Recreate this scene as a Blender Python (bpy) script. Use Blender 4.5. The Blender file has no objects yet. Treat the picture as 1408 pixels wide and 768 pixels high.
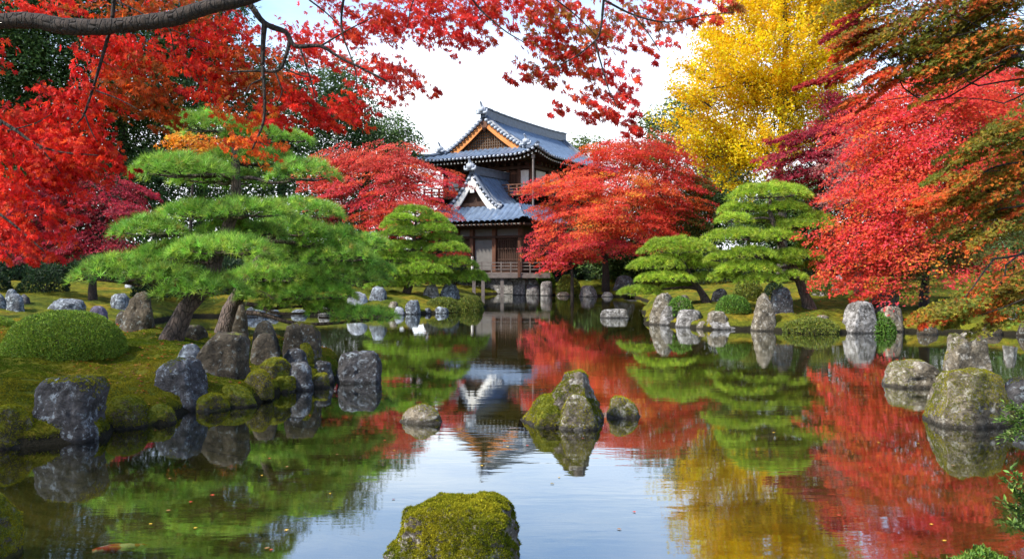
import bpy, bmesh, math, random
import numpy as np
from math import radians as R, pi

rng = np.random.default_rng(7)
random.seed(7)
sc = bpy.context.scene
col = sc.collection

# ------------------------------------------------------------------ camera
F, HC, YH, CX = 1095.1, 1.8, 365.0, 704.0        # focal length in photo pixels, camera height, horizon row
cam_d = bpy.data.cameras.new('camera'); cam = bpy.data.objects.new('camera', cam_d); col.objects.link(cam)
cam_d.lens = 28.0; cam_d.sensor_width = 36.0; cam_d.shift_y = -(384.0 - YH) / 1408.0
cam_d.clip_start = 0.05; cam_d.clip_end = 6000
cam.location = (0, 0, HC); cam.rotation_euler = (R(90), 0, 0)
sc.camera = cam

# ------------------------------------------------------------------ world, sun, exposure
SUN_AZ, SUN_EL = -118.0, 46.0                     # azimuth clockwise from +Y (view direction), elevation
w = bpy.data.worlds.new('World'); sc.world = w; w.use_nodes = True
nt = w.node_tree; nt.nodes.clear()
wo = nt.nodes.new('ShaderNodeOutputWorld'); bg = nt.nodes.new('ShaderNodeBackground')
sky = nt.nodes.new('ShaderNodeTexSky'); sky.sky_type = 'NISHITA'; sky.sun_disc = False
sky.sun_elevation = R(SUN_EL); sky.sun_rotation = R(SUN_AZ); sky.air_density = 1.0; sky.dust_density = 0.8; sky.ozone_density = 2.0
tc = nt.nodes.new('ShaderNodeTexCoord'); mp = nt.nodes.new('ShaderNodeMapping'); mp.inputs['Scale'].default_value = (1.2, 1.2, 4.2)
nz = nt.nodes.new('ShaderNodeTexNoise'); nz.inputs['Scale'].default_value = 1.7; nz.inputs['Detail'].default_value = 7; nz.inputs['Roughness'].default_value = 0.55
sx = nt.nodes.new('ShaderNodeSeparateXYZ')
el = nt.nodes.new('ShaderNodeMapRange'); el.inputs[1].default_value = 0.0; el.inputs[2].default_value = 0.42; el.inputs[3].default_value = 0.50; el.inputs[4].default_value = -0.26
ad = nt.nodes.new('ShaderNodeMath'); ad.operation = 'ADD'
cr = nt.nodes.new('ShaderNodeMapRange'); cr.interpolation_type = 'SMOOTHSTEP'; cr.inputs[1].default_value = 0.28; cr.inputs[2].default_value = 0.84
mx = nt.nodes.new('ShaderNodeMixRGB'); mx.inputs[2].default_value = (5.3, 5.5, 5.8, 1)
L = nt.links.new
L(tc.outputs['Generated'], mp.inputs['Vector']); L(mp.outputs[0], nz.inputs['Vector']); L(tc.outputs['Generated'], sx.inputs[0])
L(sx.outputs['Z'], el.inputs[0]); L(nz.outputs['Fac'], ad.inputs[0]); L(el.outputs[0], ad.inputs[1]); L(ad.outputs[0], cr.inputs[0])
L(cr.outputs[0], mx.inputs[0]); L(sky.outputs[0], mx.inputs[1]); L(mx.outputs[0], bg.inputs[0]); L(bg.outputs[0], wo.inputs[0])
bg.inputs[1].default_value = 0.15
sun_d = bpy.data.lights.new('sun', 'SUN'); sun = bpy.data.objects.new('sun', sun_d); col.objects.link(sun)
sun_d.energy = 3.5; sun_d.angle = R(4.0); sun_d.color = (1.0, 0.93, 0.82)
sun.rotation_euler = (R(90 - SUN_EL), 0, R(180 - SUN_AZ))   # local -Z points away from the sun
sc.view_settings.view_transform = 'Standard'; sc.view_settings.look = 'None'
sc.view_settings.exposure = 1.28; sc.view_settings.gamma = 1.0; sc.view_settings.use_curve_mapping = False
cy = sc.cycles
cy.max_bounces = 7; cy.diffuse_bounces = 3; cy.glossy_bounces = 3; cy.transmission_bounces = 4; cy.transparent_max_bounces = 6
cy.caustics_reflective = False; cy.caustics_refractive = False; cy.use_denoising = True
cy.sample_clamp_indirect = 6.0

# ------------------------------------------------------------------ numeric helpers
def _hash(ix, iy, iz, seed):
    h = (ix.astype(np.uint32) * np.uint32(374761393) + iy.astype(np.uint32) * np.uint32(668265263)
         + iz.astype(np.uint32) * np.uint32(2147483647) + np.uint32(seed * 974711 + 13))
    h = (h ^ (h >> np.uint32(13))) * np.uint32(1274126177)
    h = h ^ (h >> np.uint32(16))
    return (h & np.uint32(0xffff)).astype(np.float64) / 65535.0
def vnoise(p, scale=1.0, seed=0):
    q = np.asarray(p, float) * scale + 1000.0
    i = np.floor(q).astype(np.int64); f = q - i; f = f * f * (3 - 2 * f)
    o = 0
    for a in (0, 1):
        for b in (0, 1):
            for c in (0, 1):
                wgt = (f[:, 0] if a else 1 - f[:, 0]) * (f[:, 1] if b else 1 - f[:, 1]) * (f[:, 2] if c else 1 - f[:, 2])
                o = o + wgt * _hash(i[:, 0] + a, i[:, 1] + b, i[:, 2] + c, seed)
    return o * 2 - 1
def fbm(p, scale=1.0, seed=0, oct=4):
    s = 0; a = 1.0; t = 0
    for k in range(oct):
        s = s + a * vnoise(p, scale * 2 ** k, seed + k); t += a; a *= 0.5
    return s / t
def nrm(v): return v / np.maximum(np.linalg.norm(v, axis=-1, keepdims=True), 1e-9)
def P(px, py, D): return np.array([(px - CX) / F * D, D, HC - (py - YH) / F * D])

# ------------------------------------------------------------------ pond outline and terrain
def wp(px, py):
    D = HC * F / (py - YH); return ((px - CX) / F * D, D)
POND = [(-6.8, 6.2), wp(-60, 632), wp(0, 620), wp(60, 612), wp(145, 604), wp(160, 587), wp(238, 584), wp(252, 566), wp(300, 562),
        wp(355, 553), wp(380, 540), wp(430, 533), wp(462, 524), (-2.9, 13.6), (-3.4, 15.2), (-4.6, 16.6), (-6.2, 17.6), (-8.6, 18.4), (-10.6, 20.0),
        (-11.2, 23.5), wp(250, 434.5), wp(340, 435.5), wp(440, 433), wp(540, 432.5), wp(600, 430.5), wp(650, 425.5), wp(668, 423), wp(662, 413), wp(652, 405),
        wp(700, 403), wp(716, 405), wp(760, 405.5), wp(870, 408), wp(893, 415), wp(884, 430), wp(886, 445), wp(930, 448), wp(972, 453), wp(1030, 453.5), wp(1075, 456),
        wp(1158, 458), wp(1240, 456), wp(1300, 457), wp(1408, 461), (15.5, 20.2), (14.5, 16.0), (8.6, 12.8), wp(1408, 556), wp(1412, 590), wp(1425, 640), wp(1440, 760), (3.0, 3.4),
        (-1.5, 2.6), (-5.2, 2.8), (-7.2, 4.4)]
PA = np.array(POND); PB = np.roll(PA, -1, axis=0)
def sdist(x, y):
    """signed distance to the pond outline, positive on land"""
    x = np.asarray(x, float).ravel(); y = np.asarray(y, float).ravel()
    dm = np.full(x.shape, 1e9); ins = np.zeros(x.shape, bool)
    for (ax, ay), (bx, by) in zip(PA, PB):
        ex, ey = bx - ax, by - ay
        t = np.clip(((x - ax) * ex + (y - ay) * ey) / (ex * ex + ey * ey + 1e-12), 0, 1)
        dm = np.minimum(dm, np.hypot(x - ax - t * ex, y - ay - t * ey))
        c = ((ay > y) != (by > y)) & (x < (bx - ax) * (y - ay) / (by - ay + 1e-12) + ax)
        ins ^= c
    return np.where(ins, -dm, dm)
def height(x, y):
    x = np.asarray(x, float).ravel(); y = np.asarray(y, float).ravel()
    p = np.stack([x, y, np.zeros_like(x)], 1)
    d = sdist(x, y) + (0.17 * fbm(p, 1.3, 3, 4) + .05 * fbm(p, 5, 4, 2))
    land = 0.15 + 0.52 * (1 - np.exp(-np.maximum(d, 0) / 1.4)) + 0.06 * np.clip(d - 2.5, 0, 12)
    bed = -0.22 - 0.45 * (1 - np.exp(np.minimum(d, 0) / 0.9))
    s = np.clip((d + 0.16) / 0.32, 0, 1); s = s * s * (3 - 2 * s)
    z = bed * (1 - s) + land * s
    z += s * (0.11 * fbm(p, 0.9, 11, 3) + 0.07 * fbm(p, 2.8, 17, 3)) * np.clip(0.35 + d * 0.8, 0, 1.3)
    z += (1 - s) * 0.05 * fbm(p, 1.1, 23, 3)
    z += 0.02 * np.clip(np.hypot(x, y) - 90, 0, 4000)
    return np.where(s > 0.98, np.maximum(z, 0.08), z)
_DS = np.concatenate([np.arange(2.5, 40, 0.02), np.arange(40, 110, 0.06)])
def G(px, py, water=True):
    """where the ray through a photo pixel first meets ground or water"""
    x = (px - CX) / F * _DS; h = height(x, _DS)
    if water: h = np.maximum(h, 0)
    zr = HC - (py - YH) / F * _DS
    k = np.nonzero(zr <= h)[0]
    k = k[0] if len(k) else len(_DS) - 1
    return np.array([x[k], _DS[k], h[k]])
def gz(x, y): return float(height([x], [y])[0])

# ------------------------------------------------------------------ materials
def newmat(name):
    m = bpy.data.materials.new(name); m.use_nodes = True
    t = m.node_tree; b = t.nodes['Principled BSDF']
    return m, t, b
def N(t, kind, **kw):
    n = t.nodes.new(kind)
    for k, v in kw.items():
        if k.startswith('i_'): n.inputs[k[2:].replace('_', ' ')].default_value = v
        else: setattr(n, k, v)
    return n
def ramp(t, stops):
    n = t.nodes.new('ShaderNodeValToRGB'); e = n.color_ramp.elements
    while len(e) < len(stops): e.new(0.5)
    for k, (p, c) in enumerate(stops):
        e[k].position = p; e[k].color = (*c, 1) if len(c) == 3 else c
    return n
def mix(t, a, b, f, mode='MIX'):
    n = t.nodes.new('ShaderNodeMixRGB'); n.blend_type = mode
    for s, v in ((0, f), (1, a), (2, b)):
        if isinstance(v, bpy.types.NodeSocket): t.links.new(v, n.inputs[s])
        elif isinstance(v, (int, float)): n.inputs[s].default_value = v
        else: n.inputs[s].default_value = (*v, 1)
    return n.outputs[0]
def leaf_mat(name, trans=0.42, gloss=0.05, rough=0.45):
    m = bpy.data.materials.new(name); m.use_nodes = True; t = m.node_tree; t.nodes.clear()
    o = N(t, 'ShaderNodeOutputMaterial'); a = N(t, 'ShaderNodeAttribute', attribute_name='tint')
    d = N(t, 'ShaderNodeBsdfDiffuse'); tr = N(t, 'ShaderNodeBsdfTranslucent'); g = N(t, 'ShaderNodeBsdfGlossy', i_Roughness=rough)
    m1 = N(t, 'ShaderNodeMixShader'); m2 = N(t, 'ShaderNodeMixShader'); m1.inputs[0].default_value = trans; m2.inputs[0].default_value = gloss
    l = t.links.new
    l(a.outputs['Color'], d.inputs[0]); l(a.outputs['Color'], tr.inputs[0])
    l(d.outputs[0], m1.inputs[1]); l(tr.outputs[0], m1.inputs[2]); l(m1.outputs[0], m2.inputs[1]); l(g.outputs[0], m2.inputs[2]); l(m2.outputs[0], o.inputs[0])
    return m
M = {}
M['leaf'] = leaf_mat('maple_leaf', 0.58, 0.02, 0.6)
M['needle'] = leaf_mat('pine_needle', 0.30, 0.03, 0.5)
M['green_leaf'] = leaf_mat('evergreen_leaf', 0.32, 0.025, 0.6)
M['moss_blade'] = leaf_mat('moss_blade', 0.25, 0.0)
def bark(name, c0, c1, sc_=14):
    m, t, b = newmat(name); l = t.links.new
    g = N(t, 'ShaderNodeTexCoord'); n1 = N(t, 'ShaderNodeTexNoise', i_Scale=sc_, i_Detail=8.0, i_Roughness=0.7)
    v = N(t, 'ShaderNodeTexVoronoi', feature='DISTANCE_TO_EDGE', i_Scale=sc_ * 1.4)
    mp_ = N(t, 'ShaderNodeMapping'); mp_.inputs['Scale'].default_value = (1, 1, 0.35)
    l(g.outputs['Object'], mp_.inputs[0]); l(mp_.outputs[0], n1.inputs['Vector']); l(mp_.outputs[0], v.inputs['Vector'])
    r = ramp(t, [(0.3, c0), (0.75, c1)]); l(n1.outputs['Fac'], r.inputs[0]); 
    vr = ramp(t, [(0.0, (0.25, 0.25, 0.25)), (0.12, (1, 1, 1))]); l(v.outputs['Distance'], vr.inputs[0])
    l(mix(t, r.outputs[0], vr.outputs[0], 0.8, 'MULTIPLY'), b.inputs['Base Color']); b.inputs['Roughness'].default_value = 0.9
    bp = N(t, 'ShaderNodeBump', i_Strength=0.9, i_Distance=0.03); ad_ = N(t, 'ShaderNodeMath', operation='ADD')
    l(n1.outputs['Fac'], ad_.inputs[0]); l(vr.outputs[0], ad_.inputs[1]); l(ad_.outputs[0], bp.inputs['Height']); l(bp.outputs[0], b.inputs['Normal'])
    return m
M['maple_bark'] = bark('maple_bark', (0.012, 0.008, 0.006), (0.06, 0.04, 0.03), 22)
M['pine_bark'] = bark('pine_bark', (0.035, 0.025, 0.02), (0.17, 0.12, 0.095), 12)
M['grey_bark'] = bark('grey_bark', (0.03, 0.026, 0.02), (0.12, 0.10, 0.08), 9)

def rock_mat(name, base, lichen, lich_amt, moss_amt, moss=(0.11, 0.13, 0.012), moss2=(0.27, 0.23, 0.02), s=1.0):
    """weathered stone; moss grows on what faces up, in patches"""
    m, t, b = newmat(name); l = t.links.new
    g = N(t, 'ShaderNodeTexCoord'); geo = N(t, 'ShaderNodeNewGeometry')
    oi = N(t, 'ShaderNodeObjectInfo'); addv = N(t, 'ShaderNodeVectorMath', operation='ADD')
    ml = N(t, 'ShaderNodeMath', operation='MULTIPLY'); ml.inputs[1].default_value = 37.0
    l(oi.outputs['Random'], ml.inputs[0]); l(g.outputs['Object'], addv.inputs[0]); l(ml.outputs[0], addv.inputs[1]); vec = addv.outputs[0]
    n1 = N(t, 'ShaderNodeTexNoise', i_Scale=3.2 * s, i_Detail=9.0, i_Roughness=0.65)
    n2 = N(t, 'ShaderNodeTexNoise', i_Scale=17.0 * s, i_Detail=6.0, i_Roughness=0.7)
    n3 = N(t, 'ShaderNodeTexNoise', i_Scale=6.5 * s, i_Detail=8.0, i_Roughness=0.75, i_Distortion=0.6)
    n4 = N(t, 'ShaderNodeTexNoise', i_Scale=2.4 * s, i_Detail=6.0, i_Roughness=0.6)
    for q in (n1, n2, n3, n4): l(vec, q.inputs['Vector'])
    B = np.array(base)
    r1 = ramp(t, [(0.32, tuple(B * 0.30)), (0.5, tuple(B)), (0.68, tuple(np.minimum(B * 1.7, 0.8)))]); l(n1.outputs['Fac'], r1.inputs[0])
    r2 = ramp(t, [(0.35, (0.35, 0.33, 0.32)), (0.62, (1.15, 1.15, 1.15))]); l(n2.outputs['Fac'], r2.inputs[0])
    c = mix(t, r1.outputs[0], r2.outputs[0], 0.75, 'MULTIPLY')
    r3 = ramp(t, [(0.60 - 0.12 * lich_amt, (0, 0, 0)), (0.68 - 0.10 * lich_amt, (1, 1, 1))]); l(n3.outputs['Fac'], r3.inputs[0])
    f3 = N(t, 'ShaderNodeMath', operation='MULTIPLY'); f3.inputs[1].default_value = min(1, 0.45 + 0.5 * lich_amt); l(r3.outputs[0], f3.inputs[0])
    c = mix(t, c, lichen, f3.outputs[0])
    n5 = N(t, 'ShaderNodeTexNoise', i_Scale=13.0 * s, i_Detail=6.0, i_Roughness=0.65); l(vec, n5.inputs['Vector'])
    r5 = ramp(t, [(0.60 - 0.06 * lich_amt, (0, 0, 0)), (0.66 - 0.05 * lich_amt, (1, 1, 1))]); l(n5.outputs['Fac'], r5.inputs[0]); f5 = N(t, 'ShaderNodeMath', operation='MULTIPLY'); f5.inputs[1].default_value = min(.9, .35 + .6 * lich_amt); l(r5.outputs[0], f5.inputs[0])
    c = mix(t, c, tuple(min(.8, q * 1.15) for q in lichen), f5.outputs[0])
    vc = N(t, 'ShaderNodeTexVoronoi', feature='DISTANCE_TO_EDGE', i_Scale=2.1 * s); wv = N(t, 'ShaderNodeVectorMath', operation='MULTIPLY_ADD'); wv.inputs[1].default_value = (.55, .55, .55)
    l(n3.outputs['Color'], wv.inputs[0]); l(vec, wv.inputs[2]); l(wv.outputs[0], vc.inputs['Vector'])
    rc = ramp(t, [(0.0, (.22, .20, .19)), (0.035, (.75, .75, .75)), (0.09, (1, 1, 1))]); l(vc.outputs['Distance'], rc.inputs[0]); c = mix(t, c, rc.outputs[0], 0.75, 'MULTIPLY')
    # moss
    sp = N(t, 'ShaderNodeSeparateXYZ'); l(geo.outputs['Normal'], sp.inputs[0])
    a1 = N(t, 'ShaderNodeMath', operation='MULTIPLY_ADD'); a1.inputs[1].default_value = 0.55; l(sp.outputs['Z'], a1.inputs[0])
    a2 = N(t, 'ShaderNodeMath', operation='MULTIPLY_ADD'); a2.inputs[1].default_value = 1.5; a2.inputs[2].default_value = -0.95 + 0.0; l(n4.outputs['Fac'], a2.inputs[0]); l(a2.outputs[0], a1.inputs[2])
    rm = N(t, 'ShaderNodeMapRange', interpolation_type='SMOOTHSTEP'); rm.inputs[1].default_value = 0.62 - moss_amt * 0.9; rm.inputs[2].default_value = 0.75 - moss_amt * 0.9
    l(a1.outputs[0], rm.inputs[0])
    rmc = ramp(t, [(0.3, tuple(np.array(moss) * 0.45)), (0.5, moss), (0.72, moss2)]); l(n2.outputs['Fac'], rmc.inputs[0])
    c = mix(t, c, rmc.outputs[0], rm.outputs[0])
    # wet band at the waterline
    sz = N(t, 'ShaderNodeSeparateXYZ'); l(geo.outputs['Position'], sz.inputs[0])
    wet = N(t, 'ShaderNodeMapRange', interpolation_type='SMOOTHSTEP'); wet.inputs[1].default_value = 0.015; wet.inputs[2].default_value = 0.07; wet.inputs[3].default_value = 0.25; wet.inputs[4].default_value = 1.0
    wz = N(t, 'ShaderNodeMath', operation='MULTIPLY_ADD'); wz.inputs[1].default_value = -0.06; l(n1.outputs['Fac'], wz.inputs[0]); l(sz.outputs['Z'], wz.inputs[2])
    wa = N(t, 'ShaderNodeMath', operation='ADD'); wa.inputs[1].default_value = 0.03; l(wz.outputs[0], wa.inputs[0]); l(wa.outputs[0], wet.inputs[0])
    c = mix(t, (0, 0, 0), c, wet.outputs[0])
    l(c, b.inputs['Base Color']); b.inputs['Roughness'].default_value = 0.88; b.inputs['Specular IOR Level'].default_value = 0.3
    bp = N(t, 'ShaderNodeBump', i_Strength=1.0, i_Distance=0.07); hh = N(t, 'ShaderNodeMath', operation='MULTIPLY_ADD'); hh.inputs[1].default_value = 0.45
    l(n2.outputs['Fac'], hh.inputs[0]); l(n1.outputs['Fac'], hh.inputs[2]); l(hh.outputs[0], bp.inputs['Height']); l(bp.outputs[0], b.inputs['Normal'])
    return m
LB = (0.46, 0.50, 0.56)
M['stone_dark'] = rock_mat('dark_purplish_stone', (0.060, 0.058, 0.060), (0.27, 0.31, 0.34), 0.45, -0.12)
M['stone_blue'] = rock_mat('bluish_grey_stone', (0.095, 0.105, 0.12), (0.30, 0.345, 0.38), 0.8, -0.25)
M['stone_purple'] = rock_mat('purple_stone', (0.10, 0.085, 0.13), (0.28, 0.26, 0.33), 0.2, -0.2)
M['stone_brown'] = rock_mat('brown_mossy_stone', (0.075, 0.06, 0.04), (0.26, 0.29, 0.28), 0.3, 0.22)
M['stone_tan'] = rock_mat('tan_stone', (0.17, 0.145, 0.105), (0.42, 0.40, 0.35), 0.5, 0.02)
M['stone_pale'] = rock_mat('pale_grey_stone', (0.15, 0.142, 0.13), (0.34, 0.33, 0.32), 0.8, -0.12)
M['stone_white'] = rock_mat('whitish_stone', (0.20, 0.215, 0.24), (0.40, 0.425, 0.46), 0.9, -0.3)
M['stone_moss'] = rock_mat('moss_covered_stone', (0.13, 0.11, 0.085), (0.42, 0.40, 0.36), 0.6, 0.34)
M['stone_carpet'] = rock_mat('thick_moss_stone', (0.09, 0.075, 0.05), (0.30, 0.30, 0.26), 0.2, 0.75)

# ground: moss above the water, mud and leaf litter below it
m, t, b = newmat('mossy_ground'); l = t.links.new
g = N(t, 'ShaderNodeTexCoord'); geo = N(t, 'ShaderNodeNewGeometry')
n1 = N(t, 'ShaderNodeTexNoise', i_Scale=0.8, i_Detail=6.0, i_Roughness=0.6); n2 = N(t, 'ShaderNodeTexNoise', i_Scale=5.0, i_Detail=8.0, i_Roughness=0.7)
n3 = N(t, 'ShaderNodeTexNoise', i_Scale=38.0, i_Detail=4.0, i_Roughness=0.7); n4 = N(t, 'ShaderNodeTexNoise', i_Scale=1.6, i_Detail=9.0, i_Roughness=0.7, i_Distortion=1.0)
mpw = N(t, 'ShaderNodeMapping'); mpw.inputs['Scale'].default_value = (1, 2.2, 1)
l(g.outputs['Object'], mpw.inputs[0])
for q in (n1, n2, n3): l(g.outputs['Object'], q.inputs['Vector'])
l(mpw.outputs[0], n4.inputs['Vector'])
r1 = ramp(t, [(0.34, (0.06, 0.085, 0.010)), (0.52, (0.14, 0.145, 0.014)), (0.70, (0.25, 0.165, 0.02))]); l(n1.outputs['Fac'], r1.inputs[0])
r2 = ramp(t, [(0.33, (0.30, 0.30, 0.25)), (0.5, (0.85, 0.9, 0.8)), (0.68, (1.5, 1.4, 1.1))]); l(n2.outputs['Fac'], r2.inputs[0])
r3 = ramp(t, [(0.35, (0.45, 0.45, 0.4)), (0.65, (1.2, 1.2, 1.2))]); l(n3.outputs['Fac'], r3.inputs[0])
cm = mix(t, mix(t, r1.outputs[0], r2.outputs[0], 0.85, 'MULTIPLY'), r3.outputs[0], 0.8, 'MULTIPLY')
rb = ramp(t, [(0.35, (0.05, 0.05, 0.02)), (0.47, (0.15, 0.14, 0.055)), (0.6, (0.22, 0.20, 0.08)), (0.72, (0.32, 0.22, 0.09))]); l(n4.outputs['Fac'], rb.inputs[0])
sz = N(t, 'ShaderNodeSeparateXYZ'); l(geo.outputs['Position'], sz.inputs[0])
wm = N(t, 'ShaderNodeMapRange', interpolation_type='SMOOTHSTEP'); wm.inputs[1].default_value = 0.0; wm.inputs[2].default_value = 0.06; l(sz.outputs['Z'], wm.inputs[0])
wn = N(t, 'ShaderNodeMath', operation='MULTIPLY_ADD'); wn.inputs[1].default_value = 0.12; l(n2.outputs['Fac'], wn.inputs[0]); l(sz.outputs['Z'], wn.inputs[2])
wet = N(t, 'ShaderNodeMapRange', interpolation_type='SMOOTHSTEP'); wet.inputs[1].default_value = 0.13; wet.inputs[2].default_value = 0.20; l(wn.outputs[0], wet.inputs[0])
bedm = N(t, 'ShaderNodeMapRange', interpolation_type='SMOOTHSTEP'); bedm.inputs[1].default_value = -0.22; bedm.inputs[2].default_value = -0.05; l(sz.outputs['Z'], bedm.inputs[0])
l(mix(t, mix(t, rb.outputs[0], (.018, .016, .010), bedm.outputs[0]), cm, wet.outputs[0]), b.inputs['Base Color']); b.inputs['Roughness'].default_value = 0.95; b.inputs['Specular IOR Level'].default_value = 0.1
bp = N(t, 'ShaderNodeBump', i_Strength=0.9, i_Distance=0.04); ad2 = N(t, 'ShaderNodeMath', operation='ADD'); l(n2.outputs['Fac'], ad2.inputs[0]); l(n3.outputs['Fac'], ad2.inputs[1])
l(ad2.outputs[0], bp.inputs['Height']); l(bp.outputs[0], b.inputs['Normal']); M['ground'] = m

# water: clear greenish water over mud, with a faint wind ripple
m = bpy.data.materials.new('pond_water'); m.use_nodes = True; t = m.node_tree; t.nodes.clear(); l = t.links.new
o = N(t, 'ShaderNodeOutputMaterial'); tr = N(t, 'ShaderNodeBsdfTransparent'); tr.inputs[0].default_value = (0.68, 0.68, 0.46, 1)
gl = N(t, 'ShaderNodeBsdfGlossy', i_Roughness=0.03); gl.inputs[0].default_value = (0.92, 0.95, 0.96, 1)
fr = N(t, 'ShaderNodeFresnel', i_IOR=1.333); mr = N(t, 'ShaderNodeMapRange'); mr.inputs[1].default_value = 0.0; mr.inputs[2].default_value = 0.55; mr.inputs[3].default_value = 0.31; mr.inputs[4].default_value = 0.86
ms = N(t, 'ShaderNodeMixShader'); g = N(t, 'ShaderNodeTexCoord')
mpw = N(t, 'ShaderNodeMapping'); mpw.inputs['Scale'].default_value = (0.8, 3.2, 1); l(g.outputs['Object'], mpw.inputs[0])
mpw2 = N(t, 'ShaderNodeMapping'); mpw2.inputs['Scale'].default_value = (3.5, 11, 1); mpw2.inputs['Rotation'].default_value = (0, 0, 0.15); l(g.outputs['Object'], mpw2.inputs[0])
w1 = N(t, 'ShaderNodeTexNoise', i_Scale=1.0, i_Detail=3.0, i_Roughness=0.5); w2 = N(t, 'ShaderNodeTexNoise', i_Scale=1.0, i_Detail=2.0); w3 = N(t, 'ShaderNodeTexNoise', i_Scale=0.22, i_Detail=2.0)
l(mpw.outputs[0], w1.inputs['Vector']); l(mpw2.outputs[0], w2.inputs['Vector']); l(g.outputs['Object'], w3.inputs['Vector'])
amp = N(t, 'ShaderNodeMapRange'); amp.inputs[1].default_value = 0.38; amp.inputs[2].default_value = 0.62; amp.inputs[3].default_value = 0.15; amp.inputs[4].default_value = 1.0; l(w3.outputs['Fac'], amp.inputs[0])
a1 = N(t, 'ShaderNodeMath', operation='MULTIPLY_ADD'); a1.inputs[1].default_value = 0.28; l(w2.outputs['Fac'], a1.inputs[0]); l(w1.outputs['Fac'], a1.inputs[2])
a2 = N(t, 'ShaderNodeMath', operation='MULTIPLY'); l(a1.outputs[0], a2.inputs[0]); l(amp.outputs[0], a2.inputs[1])
bp = N(t, 'ShaderNodeBump', i_Strength=1.0, i_Distance=0.0022); l(a2.outputs[0], bp.inputs['Height']); l(bp.outputs[0], gl.inputs['Normal'])
l(fr.outputs[0], mr.inputs[0]); l(mr.outputs[0], ms.inputs[0]); l(tr.outputs[0], ms.inputs[1]); l(gl.outputs[0], ms.inputs[2]); l(ms.outputs[0], o.inputs[0])
M['water'] = m

def plain(name, c, rough=0.7, var=0.35, s=6.0, spec=0.3, stretch=(1, 1, 1), bump=0.01):
    m, t, b = newmat(name); l = t.links.new
    g = N(t, 'ShaderNodeTexCoord'); mp_ = N(t, 'ShaderNodeMapping'); mp_.inputs['Scale'].default_value = stretch; l(g.outputs['Object'], mp_.inputs[0])
    n1 = N(t, 'ShaderNodeTexNoise', i_Scale=s, i_Detail=8.0, i_Roughness=0.65); l(mp_.outputs[0], n1.inputs['Vector'])
    C = np.array(c); r = ramp(t, [(0.3, tuple(C * (1 - var))), (0.7, tuple(np.minimum(C * (1 + var), 0.9)))]); l(n1.outputs['Fac'], r.inputs[0])
    l(r.outputs[0], b.inputs['Base Color']); b.inputs['Roughness'].default_value = rough; b.inputs['Specular IOR Level'].default_value = spec
    bp = N(t, 'ShaderNodeBump', i_Strength=0.5, i_Distance=bump); l(n1.outputs['Fac'], bp.inputs['Height']); l(bp.outputs[0], b.inputs['Normal'])
    return m
M['tile'] = plain('blue_grey_roof_tile', (0.095, 0.135, 0.20), 0.38, 0.4, 2.5, 0.6)
M['tile_dark'] = plain('dark_ridge_tile', (0.065, 0.085, 0.12), 0.45, 0.4, 4, 0.5)
M['tile_pale'] = plain('pale_tile_ends', (0.32, 0.36, 0.42), 0.6, 0.3, 9)
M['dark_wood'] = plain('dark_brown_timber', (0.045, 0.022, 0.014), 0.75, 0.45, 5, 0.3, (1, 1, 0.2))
M['brown_wood'] = plain('brown_timber', (0.10, 0.042, 0.024), 0.7, 0.4, 5, 0.3, (1, 1, 0.2))
M['orange_wood'] = plain('orange_timber', (0.55, 0.20, 0.055), 0.6, 0.3, 3, 0.3)
M['grey_wood'] = plain('weathered_grey_timber', (0.15, 0.13, 0.12), 0.8, 0.35, 4)
M['plaster'] = plain('white_plaster', (0.66, 0.65, 0.62), 0.9, 0.16, 2)
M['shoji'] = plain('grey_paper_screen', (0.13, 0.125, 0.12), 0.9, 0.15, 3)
M['lattice'] = plain('gable_lattice_wood', (0.10, 0.07, 0.05), 0.8, 0.3, 5)
M['block'] = rock_mat('cut_stone_block', (0.17, 0.165, 0.16), (0.42, 0.42, 0.40), 0.5, -0.1, s=0.8)

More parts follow.
